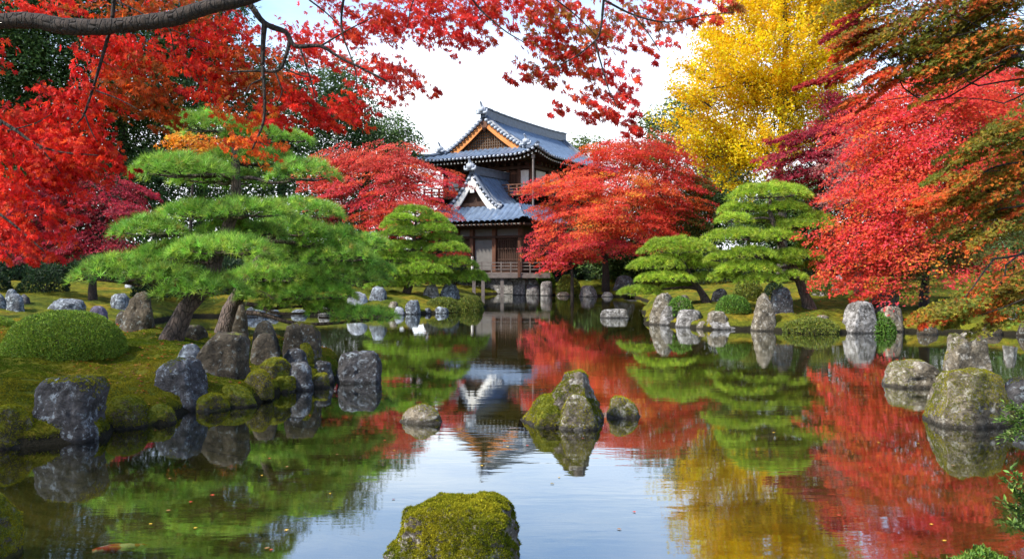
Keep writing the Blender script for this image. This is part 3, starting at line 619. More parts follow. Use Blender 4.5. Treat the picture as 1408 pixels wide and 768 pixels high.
rt = MB().box((2, LV0 + .2, 4.45), (8, .02, .02)); rafters(ra, rt, so2)
# --- lower storey body
LW = -4.7
lw = MB(); lw.box((1.9, -2.3, 2.85), (7.2, 4.5, 3.1)); lw.box((1.5, 6, 3.6), (7.9, 11.9, 5.2)); wall_l = tb(lw, 'lower_wall', 'dark_wood')
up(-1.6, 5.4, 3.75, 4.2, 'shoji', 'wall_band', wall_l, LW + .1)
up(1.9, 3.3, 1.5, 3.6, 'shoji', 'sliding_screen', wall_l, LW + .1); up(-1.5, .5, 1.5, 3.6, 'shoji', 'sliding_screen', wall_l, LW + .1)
ld = MB()
for u in np.arange(3.75, 5.3, .14): ld.box((u, LW + .04, 2.55), (.05, .06, 2.1))
for z in (1.6, 2.2, 2.9, 3.5): ld.box((4.5, LW + .02, z), (1.6, .06, .07))
tb(ld, 'lattice_door', 'dark_wood')
for u, mt in ((-1.6, 'brown_wood'), (.6, 'brown_wood'), (1.75, 'brown_wood'), (3.5, 'brown_wood'), (5.45, 'brown_wood')):
    m_ = MB(); m_.box((u, LW - .02, 2.75), (.26, .26, 3.3)); tb(m_, 'post', mt)
m_ = MB(); m_.box((1.9, LW - .05, 3.67), (7.4, .2, .16)); m_.box((1.9, LW - .05, 4.28), (7.4, .24, .18)); m_.box((1.9, LW - .05, 1.35), (7.4, .3, .2)); tb(m_, 'lower_beam', 'dark_wood')
ve = MB(); ve.box((2.0, LW - .75, 1.28), (8.2, 1.5, .12)); tb(ve, 'veranda', 'grey_wood')
fo = MB(); fo.box((1.9, .6, .55), (8.0, 12.5, 1.2)); tb(fo, 'foundation', 'block')

# --- timber walkway over the water in front of the hall
bx0, bx1, bD = -2.45, 2.3, 48.2
wk = thing('wooden_walkway', ((bx0 + bx1) / 2, bD, 0), 'low timber walkway with pale railing crossing the water before the temple', 'footbridge')
m_ = MB(); m_.box(((bx0 + bx1) / 2, bD + .5, 1.28), (bx1 - bx0, 1.5, .12)); m_.box(((bx0 + bx1) / 2, bD - .2, 1.14), (bx1 - bx0, .16, .16)); m_.build('deck', M['grey_wood'], wk)
m_ = MB()
for z in (1.58, 1.78, 1.98): m_.box(((bx0 + bx1) / 2, bD - .2, z), (bx1 - bx0, .06, .055))
for x in np.linspace(bx0 + .05, bx1 - .05, 9): m_.box((x, bD - .2, 1.68), (.07, .07, .7))
m_.build('railing', M['grey_wood'], wk)
for x in (bx0 + .15, -1.75, -.6):
    m_ = MB(); m_.box((x, bD - .1, .45), (.2, .2, 1.6)); m_.build('support_post', M['grey_wood'], wk)
m_ = MB(); m_.tube([(bx0 + .06, bD - .25, 1.3), (bx0 + .06, bD - .25, 2.35)], .075, 8, 1); m_.build('end_post', M['plaster'], wk)
m_ = MB(); m_.box((.42, bD - .26, 2.2), (.16, .16, 2.2)); m_.build('newel_post', M['brown_wood'], wk)

# ------------------------------------------------------------------ rocks
_ico = {}
def ico(n):
    if n not in _ico:
        bm = bmesh.new(); bmesh.ops.create_icosphere(bm, subdivisions=n, radius=1); bm.verts.ensure_lookup_table()
        _ico[n] = (np.array([v.co[:] for v in bm.verts]), np.array([[v.index for v in f.verts] for f in bm.faces])); bm.free()
    return _ico[n]
def moss_cover(o, v, f, thr, dens, size, seed, amount=0.0):
    """a carpet of tiny moss blades on the faces that look up"""
    a, b_, c = v[f[:, 0]], v[f[:, 1]], v[f[:, 2]]; nn = np.cross(b_ - a, c - a); ar = np.linalg.norm(nn, axis=1) / 2; nn = nrm(nn); ce = (a + b_ + c) / 3
    m_ = nn[:, 2] * .6 + .75 * fbm(ce, 2.6 / max(.3, np.ptp(v[:, 0])) ** .5, seed, 3) - thr; keep = (m_ > 0) & (ce[:, 2] > .03)
    if not keep.any(): return
    idx = np.nonzero(keep)[0]; cnt = rng.poisson(ar[idx] * dens); I = np.repeat(idx, cnt)
    if not len(I): return
    r1, r2 = rng.random(len(I)) ** .5, rng.random(len(I)); p = a[I] * (1 - r1)[:, None] + b_[I] * (r1 * (1 - r2))[:, None] + c[I] * (r1 * r2)[:, None]
    mb = MB(); ti = []; ax = nn[I] + rng.normal(0, .45, (len(I), 3)) + [0, 0, .3]
    hue = fbm(p, 4.0, seed + 5, 3)[:, None] * .9 + .5 + rng.normal(0, .2, (len(I), 1)); hue = np.clip(hue, 0, 1)
    tint = np.array([.10, .135, .010]) * (1 - hue) + np.array([.34, .30, .02]) * hue; tint *= np.exp(rng.normal(0, .25, (len(I), 1)))
    scatter(mb, TM, p - nn[I] * size * .2, ax, rng.normal(size=(len(I), 3)), size * rng.uniform(.6, 1.3, len(I)), tint, ti)
    mb.build('moss', M['moss_blade'], o, False, np.vstack(ti))
def rock(px0, px1, pt, pb, mat, label, sq=3.0, taper=.75, lean=0.0, tilt=0.0, cuts=9, seed=None, dep=.8, det=4, moss=None, group=None, D=None, sub=.4, rz=None, name='rock', cat='rock', noise=1.0, apex=None):
    seed = seed if seed is not None else int(px0 * 13 + pb * 7) % 9973
    g_ = np.random.default_rng(seed); pc = (px0 + px1) / 2
    b_ = G(pc, pb) if D is None else np.array([(pc - CX) / F * D, D, max(gz((pc - CX) / F * D, D), 0)])
    W0 = (px1 - px0) / F * b_[1]; dp = W0 * dep; Dc = b_[1] + dp * .42; W = (px1 - px0) / F * Dc
    x = (pc - CX) / F * Dc; zb = max(gz(x, Dc), 0.0); ztop = HC - (pt - YH) / F * (Dc); zlow = min(b_[2], zb); h = max(.06, ztop - zlow)
    v, f = ico(det); v = v.copy()
    p = sq; r = (np.abs(v) ** p).sum(1) ** (-1 / p); v = v * r[:, None]
    lo = v[:, 2] < 0; s0 = np.hypot(ico(det)[0][:, 0], ico(det)[0][:, 1]); fac = np.minimum((1 - .1 * np.abs(v[:, 2])) / np.maximum(s0, 1e-3), 2.6); v[lo, :2] *= fac[lo, None] if sq < 3 else np.minimum(fac[lo, None], 1.6)
    for k in range(cuts):
        nn = g_.normal(size=3) * [1, 1, .8]; nn[2] = abs(nn[2]) * g_.choice([.25, 1.0]); nn = nrm(nn); d = g_.uniform(.60, .88) * (np.abs(v @ nn).max()); e = np.maximum(v @ nn - d, 0); v = v - e[:, None] * nn * .93
    u = (v[:, 2] + 1) / 2; tp = 1 + (taper - 1) * u ** 1.3
    v[:, 0] *= tp; v[:, 1] *= tp; v[:, 0] += lean * u; v[:, 2] += tilt * v[:, 0] * u
    if apex is not None: v[:, 2] -= apex[1] * np.abs(v[:, 0] - apex[0]) ** 1.2 * np.clip(u, 0, 1)
    off = g_.uniform(0, 50, 3); nv = nrm(v)
    v = v + nv * noise * (.03 * fbm(v + off, 11, seed + 3, 2) + .12 * fbm(v + off, 1.5, seed, 3) + .045 * fbm(v + off, 5, seed + 9, 4) - .09 * np.abs(fbm((v + off) * [1, 1, .6], 3.0, seed + 4, 3)))[:, None]
    for i in (0, 1): v[:, i] = (v[:, i] - (v[:, i].max() + v[:, i].min()) / 2) / np.ptp(v[:, i])
    rot = rz if rz is not None else 0
    z = v[:, 2]; z = (z - z.min()) / np.ptp(z); zz = -sub * h + z * h * (1 + sub)
    v = np.stack([v[:, 0] * W, v[:, 1] * dp, zz], 1)
    o = MB().add(v, f).build(name, M[mat], None, True); o.location = (x, Dc, zlow)
    tag(o, label, cat, group)
    if moss: moss_cover(o, v + [x, Dc, zlow], f, moss[0], moss[1], moss[2], seed)
    return o
# stones and boulders in the water
rock(516, 727, 681, 800, 'stone_moss', 'broad boulder thickly covered with yellow green moss in the nearest water', 4.0, .80, .05, .12, 7, 11, .85, 6, (.14, 30000, .020), sub=.5, noise=1.35)
mid = rock(730, 837, 507, 587, 'stone_moss', 'tall peaked boulder with mossy flanks standing in mid pond', 3.0, .46, .06, 0.05, 9, 27, .9, 5, (.30, 12000, .020), sub=.3, apex=(.12, .10), noise=1.4)
rock(712, 792, 541, 587, 'stone_carpet', 'round moss covered boulder against the foot of the peaked mid pond boulder', 2.3, .7, .15, 0, 5, 22, 1.0, 4, (-.25, 12000, .017))
rock(764, 824, 541, 591, 'stone_moss', 'mossy lump in front of the peaked mid pond boulder', 2.3, .6, 0, 0, 6, 24, .7, 4, (.0, 9000, .015))
rock(833, 883, 544, 575, 'stone_moss', 'low mossy stone beside the peaked mid pond boulder', 2.5, .62, -.2, -.2, 6, 23, .9, 4, (-.05, 9000, .016))
rock(546, 610, 555, 583, 'stone_tan', 'low speckled stone alone in the water, moss along its base', 2.3, .6, .1, 0, 6, 25, .8, 4, (.32, 6000, .014))
rock(462, 527, 482, 527, 'stone_dark', 'dark bluish boulder standing in the water off the tip of the pine bank', 4.6, .90, .0, .08, 5, 31, .8, 5)
rock(824, 868, 424, 437, 'stone_pale', 'flat pale stone alone in the far water', 4, .9, 0, 0, 5, 33, .6, 3)
rock(1212, 1291, 494, 533, 'stone_tan', 'low tan boulder standing in the water left of the two mossy boulders', 3.0, .80, .1, .03, 8, 41, .8, 5, (.45, 6000, .016), sub=.3)
rock(1275, 1392, 506, 588, 'stone_tan', 'big tan boulder with mossy top at the right edge of the water', 3.6, .86, .0, .0, 9, 42, .8, 5, (.14, 9000, .016), sub=.3)
rock(1294, 1364, 456, 545, 'stone_tan', 'upright tan boulder rising behind the big mossy topped boulder', 3.2, .74, -.02, .08, 8, 43, .7, 5, (.42, 7000, .017), D=11.3)
rock(1378, 1440, 516, 566, 'stone_dark', 'dark flat boulder at the picture edge behind the big mossy topped boulder', 3.5, .85, 0, .05, 6, 44, .8, 4, (.5, 4000, .016))
rock(-110, 19, 672, 785, 'stone_carpet', 'mossy boulder cut off by the left picture edge in the nearest water', 2.8, .8, 0, -.05, 6, 45, .9, 5, (-.1, 16000, .013))
# the pine bank
rock(44, 146, 515, 604, 'stone_dark', 'dark flat topped boulder at the waterline before the clipped bush', 6.0, 1.0, .03, .08, 4, 51, .75, 5, (.50, 9000, .018), sub=.3, noise=1.4)
rock(209, 301, 491, 561, 'stone_dark', 'rounded dark purplish boulder with pale lichen at the waterline', 3.0, .62, -.05, 0, 5, 52, .8, 5, (.70, 7000, .016), sub=.5, noise=1.3)
rock(237, 286, 472, 508, 'stone_blue', 'small pale blue grey stone peeping over the rounded purplish boulder', 2.4, .6, 0, 0, 8, 53, .8, 4)
rock(272, 344, 455, 518, 'stone_brown', 'wide flat topped brown and blue boulder below the leaning pine trunks', 5.5, .98, .0, -.04, 4, 54, .8, 5)
rock(343, 390, 457, 502, 'stone_brown', 'brown rounded boulder right of the wide flat topped boulder', 2.8, .70, -.1, -.1, 7, 55, .8, 4)
rock(346, 388, 440, 486, 'stone_brown', 'peaked brown mossy boulder behind the rounded brown one', 2.6, .62, -.1, -.15, 7, 56, .8, 4)
rock(387, 444, 442, 498, 'stone_brown', 'tall dark tree stump shaped boulder with a flat mossy top', 5.0, .84, .0, .03, 4, 57, .85, 5, (.35, 7000, .018))
rock(383, 425, 478, 506, 'stone_dark', 'low dark stone leaning on the stump shaped boulder', 2.6, .7, 0, 0, 6, 58, .8, 4)
rock(386, 431, 496, 531, 'stone_dark', 'square dark stone at the waterline below the stump shaped boulder', 4, .9, 0, 0, 7, 59, .7, 4)
rock(428, 461, 495, 525, 'stone_dark', 'small dark angular stone at the tip of the pine bank', 3.4, .8, .1, -.1, 7, 60, .8, 4)
rock(427, 457, 512, 533, 'stone_carpet', 'small moss cushion stone at the waterline near the bank tip', 2.3, .7, 0, 0, 4, 61, .9, 4, (-.1, 9000, .016))
rock(336, 376, 507, 540, 'stone_carpet', 'moss cushioned round stone below the rounded brown boulder', 2.2, .7, 0, 0, 4, 62, .9, 4, (-.3, 9000, .017))
rock(298, 356, 528, 560, 'stone_carpet', 'long mossy stone at the waterline right of the purplish boulder', 2.4, .7, 0, -.2, 5, 63, .8, 4, (-.25, 9000, .017))
rock(352, 402, 490, 520, 'stone_carpet', 'mossy mound stone between the brown boulder and the waterline', 2.3, .7, 0, 0, 4, 64, .8, 4, (-.2, 8000, .017))
rock(198, 241, 555, 584, 'stone_carpet', 'reddish mossy stone at the waterline between the two purplish boulders', 2.3, .7, 0, -.1, 5, 65, .8, 4, (-.1, 9000, .015))
rock(160, 214, 400, 455, 'stone_brown', 'tall split boulder leaning right behind the clipped bush', 3.2, .52, .26, .08, 9, 66, .8, 5)
rock(318, 344, 418, 462, 'stone_brown', 'narrow upright brown stone right behind the second pine trunk', 2.8, .5, .05, 0, 6, 67, .8, 4)
rock(247, 287, 446, 468, 'stone_brown', 'low brown stone between the two pine trunks', 2.6, .75, 0, 0, 6, 68, .8, 4)
rock(158, 180, 426, 442, 'stone_brown', 'small brown stone tucked left of the tall split boulder', 2.6, .75, 0, 0, 6, 69, .8, 3, D=17.5)
for k, (a, b_, c, d, lb) in enumerate([(-30, 52, 556, 618, 'wide moss cushion at the waterline left of the dark flat topped boulder'), (140, 206, 543, 590, 'moss cushion at the waterline right of the dark flat topped boulder'),
    (100, 142, 575, 607, 'small moss cushion at the foot of the dark flat topped boulder'), (268, 316, 540, 566, 'moss cushion at the foot of the rounded purplish boulder'), (372, 408, 516, 540, 'moss cushion at the waterline between the mossy stones'), (404, 432, 470, 500, 'mossy lump behind the square dark stone')]):
    rock(a, b_, c, d, 'stone_carpet', lb, 2.4, .7, 0, 0, 4, 400 + k, .9, 4, (-.35, 10000, .018))
# stones on the far left moss
rock(4, 34, 403, 428, 'stone_blue', 'blue grey stone in front of the pair at far left', 2.8, .65, .1, 0, 8, 71, .8, 4)
rock(8, 26, 397, 418, 'stone_blue', 'upright blue grey stone, rear one of the pair at far left', 2.8, .7, 0, 0, 7, 72, .8, 3, D=23.5)
rock(-14, 10, 402, 424, 'stone_blue', 'blue grey stone cut by the left edge beside the pair', 2.8, .7, 0, 0, 7, 73, .8, 3)
rock(26, 42, 404, 418, 'stone_dark', 'small dark stone right of the blue grey pair', 2.6, .7, 0, 0, 6, 74, .8, 3, D=24)
rock(64, 118, 410, 432, 'stone_blue', 'long pale blue stone behind the clipped bush', 3.0, .75, .05, .05, 8, 75, .7, 4)
rock(117, 147, 420, 440, 'stone_purple', 'rounded violet stone behind the clipped bush', 2.3, .6, 0, 0, 5, 76, .8, 4)
rock(147, 180, 403, 425, 'stone_blue', 'blue stone with curved top left of the tall split boulder', 2.8, .65, .1, -.1, 7, 77, .8, 4)
rock(172, 187, 389, 407, 'stone_white', 'small upright pale stone under the big pine far back', 2.8, .7, 0, 0, 6, 78, .8, 3, D=33)
# row along the far shore behind the pine bank
for k, (a, b_, c, d, mt, lb) in enumerate([
    (336, 368, 421, 436, 'stone_blue', 'blue grey shore stone just right of the second pine trunk'),
    (366, 386, 424, 435, 'stone_blue', 'second small blue grey shore stone right of the pine trunks'),
    (398, 424, 425, 434, 'stone_blue', 'low shore stone seen under the long pine bough'),
    (436, 456, 421, 433, 'stone_pale', 'greyish shore stone near the end of the long pine bough'),
    (474, 508, 401, 420, 'stone_white', 'white boulder behind the tip of the long pine bough'),
    (506, 533, 393, 413, 'stone_blue', 'blue grey boulder left of the middle pine trunk'),
    (531, 550, 414, 424, 'stone_tan', 'flat tan stone before the blue grey boulder by the middle pine'),
    (541, 557, 421, 433, 'stone_white', 'small white stone at the waterline left of the round grey one'),
    (555, 580, 412, 432, 'stone_blue', 'round grey speckled boulder at the waterline below the middle pine'),
    (582, 594, 423, 431, 'stone_dark', 'tiny dark stone at the waterline below the middle pine'),
    (596, 618, 421, 431, 'stone_blue', 'low grey stone at the waterline left of the clipped shore shrub'),
    (581, 606, 390, 409, 'stone_pale', 'square grey stone under the right side of the middle pine'),
    (604, 633, 389, 410, 'stone_blue', 'taller grey stone beside the square one under the middle pine')]):
    rock(a, b_, c, d, mt, lb, 2.9, .72, 0, 0, 7, 100 + k, .75, 3)
# right-hand island
for k, (a, b_, c, d, mt, lb, kw) in enumerate([
    (889, 932, 402, 444, 'stone_tan', 'tall tan boulder on the island corner under the small right pine', dict(sq=3, taper=.6, lean=.12)),
    (906, 934, 420, 446, 'stone_pale', 'square pale stone in front of the tall tan boulder', dict(sq=4, taper=.9)),
    (928, 968, 425, 447, 'stone_pale', 'wide pale block with slanting end on the island edge', dict(sq=4, taper=.92, lean=.1)),
    (957, 973, 441, 452, 'stone_tan', 'small tan stone between the wide pale block and the long slab', dict(sq=2.6, taper=.7)),
    (968, 1027, 440, 453, 'stone_pale', 'long flat pale slab at the island waterline', dict(sq=4.2, taper=.92)),
    (971, 1001, 427, 444, 'stone_tan', 'tan stone lying behind the long flat slab', dict(sq=3.2, taper=.75, lean=.1)),
    (930, 952, 405, 426, 'stone_tan', 'tan stone in the shade behind the wide pale block', dict(sq=3, taper=.6, D=25.5)),
    (978, 1004, 396, 413, 'stone_dark', 'rounded grey stone between the small pine trunk and the green mound bush', dict(sq=2.5, taper=.7)),
    (1032, 1071, 402, 455, 'stone_tan', 'tall pointed pale boulder at the waterline between bush and large pine', dict(sq=3, taper=.5, lean=-.06)),
    (1056, 1091, 394, 430, 'stone_dark', 'dark rounded boulder behind the tall pointed pale one', dict(sq=2.6, taper=.68)),
    (1156, 1206, 413, 458, 'stone_pale', 'big upright light grey boulder with cracked faces at the waterline', dict(sq=3.6, taper=.72)),
    (1194, 1236, 397, 430, 'stone_dark', 'dark square block behind the big light grey boulder', dict(sq=4.2, taper=.92)),
    (1207, 1244, 420, 452, 'stone_tan', 'brown boulder right of the big light grey boulder', dict(sq=3.4, taper=.8)),
    (1120, 1140, 433, 439, 'stone_tan', 'flat stone set in the moss between the large pine and the waterline', dict(sq=3, taper=.8)),
    (1142, 1164, 378, 418, 'stone_white', 'upright whitish stone behind the big light grey boulder', dict(sq=3, taper=.6, D=28)),
    (1110, 1140, 401, 407, 'stone_pale', 'low pale stone on the moss behind the large pine trunk', dict(sq=3.4, taper=.85)),
    (1376, 1399, 409, 440, 'stone_pale', 'upright grey stone near the right edge behind the drooping leaves', dict(sq=3, taper=.7)),
    (1350, 1378, 446, 460, 'stone_brown', 'low brown stone at the far right waterline', dict(sq=3, taper=.75)),
    (1398, 1425, 440, 462, 'stone_brown', 'brown waterline stone cut by the right edge', dict(sq=3, taper=.75)),
    (1262, 1290, 444, 460, 'stone_brown', 'dark shore stone right of the brown boulder under red leaves', dict(sq=3, taper=.8))]):
    rock(a, b_, c, d, mt, lb, cuts=8, seed=200 + k, dep=.75, det=4, **kw)
# far shore right of the walkway
for k, (a, b_, c, d, mt, lb, D_) in enumerate([
    (704, 724, 378, 404, 'block', 'squared stone under the right end of the walkway', 48.6), (723, 744, 380, 392, 'block', 'upper squared stone right of the walkway support', 48.6),
    (722, 743, 390, 405, 'block', 'lower squared stone right of the walkway support', 48.2), (742, 760, 386, 406, 'block', 'light rounded shore block beside the squared walkway stones', 47.8),
    (796, 823, 392, 408, 'stone_pale', 'grey boulder at the far waterline below the orange maple', 46.0), (826, 845, 401, 409, 'stone_pale', 'flat grey stone right of the grey far waterline boulder', 46.0),
    (842, 874, 378, 404, 'stone_dark', 'big dark grey boulder at the far shore right of the orange maple trunk', 47.0), (764, 786, 401, 407, 'stone_tan', 'low tan stone at the far waterline left of the grey boulder', 47.0),
    (858, 892, 402, 409, 'stone_pale', 'long low stone at the far waterline below the big dark boulder', 45.5)]):
    rock(a, b_, c, d, mt, lb, 4.4 if mt == 'block' else 3.0, .93 if mt == 'block' else .72, 0, 0, 6, 300 + k, .8, 3, D=D_, noise=.5 if mt == 'block' else 1)

# ------------------------------------------------------------------ shrubs
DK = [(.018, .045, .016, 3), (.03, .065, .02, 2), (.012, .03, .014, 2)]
def shrub(px0, px1, pt, pb, label, pal, leaf, cover=3.0, group=None, D=None, tpl=TL, sq=2.2, dep=.9, low=.1, name='shrub', cat='bush', lump=.10, mat='green_leaf'):
    pc = (px0 + px1) / 2; b_ = G(pc, pb) if D is None else np.array([(pc - CX) / F * D, D, gz((pc - CX) / F * D, D)])
    W0 = (px1 - px0) / F * b_[1]; Dc = b_[1] + W0 * dep * .40; W = (px1 - px0) / F * Dc / 2; x = (pc - CX) / F * Dc; zb = gz(x, Dc)
    ztop = HC - (pt - YH) / F * Dc; zlow = min(b_[2], zb) - .03; h = max(.1, ztop - zlow)
    root = thing(name, (x, Dc, zlow), label, cat, group)
    st = MB()
    for k in range(9):
        a = k * 2.4; e = np.array([math.cos(a) * W * .7, math.sin(a) * W * dep * .7, h * .75]); st.tube([(x, Dc, zlow - .05), (x + e[0] * .4, Dc + e[1] * .4, zlow + h * .3), (x + e[0], Dc + e[1], zlow + e[2])], [.03 * W, .02 * W, .006 * W], 5, 2, cap=False)
    st.build('stem', M['maple_bark'], root, True)
    n = int(cover * 3.6 * W * max(h, W * .6) * 1.6 / (leaf ** 2 * .30)); v = nrm(rng.normal(size=(n, 3))); v[:, 2] = np.where(rng.random(n) < .85, np.abs(v[:, 2]), v[:, 2])
    r = (np.abs(v) ** sq).sum(1) ** (-1 / sq); nn = v.copy(); shell = 1 - np.abs(rng.normal(0, .07, n)); shell = np.where(rng.random(n) < .12, rng.uniform(.5, 1, n), shell)
    v = v * (r * shell)[:, None]; v *= (1 + lump * fbm(v, 2.4, int(px0), 3))[:, None]
    pos = np.stack([x + v[:, 0] * W, Dc + v[:, 1] * W * dep, zlow + h * low + np.maximum(v[:, 2], -.35) * h * (1 - low)], 1)
    keep = pos[:, 2] > zlow + .02; pos = pos[keep]; nn = nn[keep]; n = len(pos)
    mb = MB(); ti = []; a = nn * .8 + rng.normal(0, .6, (n, 3)) + [0, 0, .4]
    scatter(mb, tpl, pos, a, nn + rng.normal(0, .5, (n, 3)), leaf * rng.uniform(.7, 1.2, n), palette(pal, n, 1, .28), ti)
    mb.build('foliage', M[mat], root, False, np.vstack(ti)); return root
BR = [(.15, .24, .02, 3), (.22, .31, .028, 3), (.09, .16, .018, 2)]
MG = [(.09, .20, .02, 3), (.13, .25, .028, 2), (.06, .13, .018, 2)]
YG = [(.13, .17, .02, 3), (.19, .20, .025, 2), (.08, .11, .018, 2)]
shrub(9, 168, 426, 497, 'large clipped dome shaped bush with tiny yellow green leaves on the moss', BR, .028, 3.4, sq=2.15, lump=.06, low=.06)
shrub(-75, 16, 434, 447, 'low yellow green clipped bush behind the large dome shaped bush', BR, .035, 2.2, sq=2.4, lump=.05)
shrub(626, 667, 405, 427, 'clipped olive green shrub at the waterline left of the walkway', YG, .06, 2.5)
shrub(584, 634, 408, 430, 'low mossy green shrub at the waterline below the middle pine', YG, .06, 2.2)
shrub(984, 1032, 405, 432, 'round bright green mound bush between the two right pines', MG, .05, 2.6, sq=2.3, lump=.05)
shrub(1008, 1050, 384, 412, 'yellowish rounded bush behind the bright green mound bush', YG, .06, 2.2)
shrub(1050, 1080, 388, 408, 'dark small bush behind the dark rounded boulder', DK, .06, 2.2)
shrub(1105, 1160, 378, 408, 'loose yellow green bush behind the large right pine trunk', YG, .07, 1.6, lump=.3)
shrub(733, 764, 371, 388, 'small green rounded bush above the walkway stones', MG, .10, 2.4, D=49.5)
shrub(764, 800, 378, 402, 'mossy olive shrub on the far bank under the small red maple', YG, .11, 2.0, D=47.5)
shrub(1080, 1152, 436, 459, 'low moss green ground bush at the waterline below the large pine', YG, .05, 2.0, lump=.2)
shrub(1192, 1230, 432, 458, 'green fern like bush between the light grey and the brown boulder', MG, .06, 1.8, lump=.3)
shrub(915, 955, 408, 436, 'dark green bush squeezed between the tall tan boulder and the small pine', MG, .06, 1.8, lump=.3)
shrub(1285, 1412, 754, 800, 'feathery bright green bush at the bottom right corner', [(.10, .19, .02, 3), (.15, .24, .03, 2), (.06, .12, .015, 2)], .035, 1.6, lump=.3, D=4.55)
for k, (x0, x1, t_, b_, D_) in enumerate([(-70, 10, 368, 404, 27.5), (30, 92, 372, 404, 28.5), (185, 262, 366, 406, 29.5), (255, 330, 374, 410, 31), (325, 400, 376, 412, 32), (395, 455, 378, 410, 33), (455, 500, 380, 404, 34.5)]):  # dark row added to stand in for shadow on the moss
    shrub(x0, x1, t_, b_, 'dark green shrub added for the shade on the moss behind the big pines', DK, .10, 2.0, 'dark shrubs added behind the big pines', D=D_, lump=.3)
# dark evergreen shrubs standing along the far shores
g_ = np.random.default_rng(5)
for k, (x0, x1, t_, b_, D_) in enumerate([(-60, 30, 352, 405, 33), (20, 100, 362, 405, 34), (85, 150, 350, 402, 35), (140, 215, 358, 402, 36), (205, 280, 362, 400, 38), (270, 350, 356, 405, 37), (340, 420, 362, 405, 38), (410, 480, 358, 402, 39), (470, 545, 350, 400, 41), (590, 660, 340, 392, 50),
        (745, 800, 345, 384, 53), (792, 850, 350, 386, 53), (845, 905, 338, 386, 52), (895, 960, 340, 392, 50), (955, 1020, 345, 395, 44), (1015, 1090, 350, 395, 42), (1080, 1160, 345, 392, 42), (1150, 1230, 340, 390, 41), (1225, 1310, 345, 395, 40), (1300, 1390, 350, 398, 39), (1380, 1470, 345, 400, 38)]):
    shrub(x0, x1, t_, b_, 'dark green shrub in the shaded row behind the far shore', DK, .13, 2.0, 'dark shrubs along the far shore', D=D_, lump=.3)

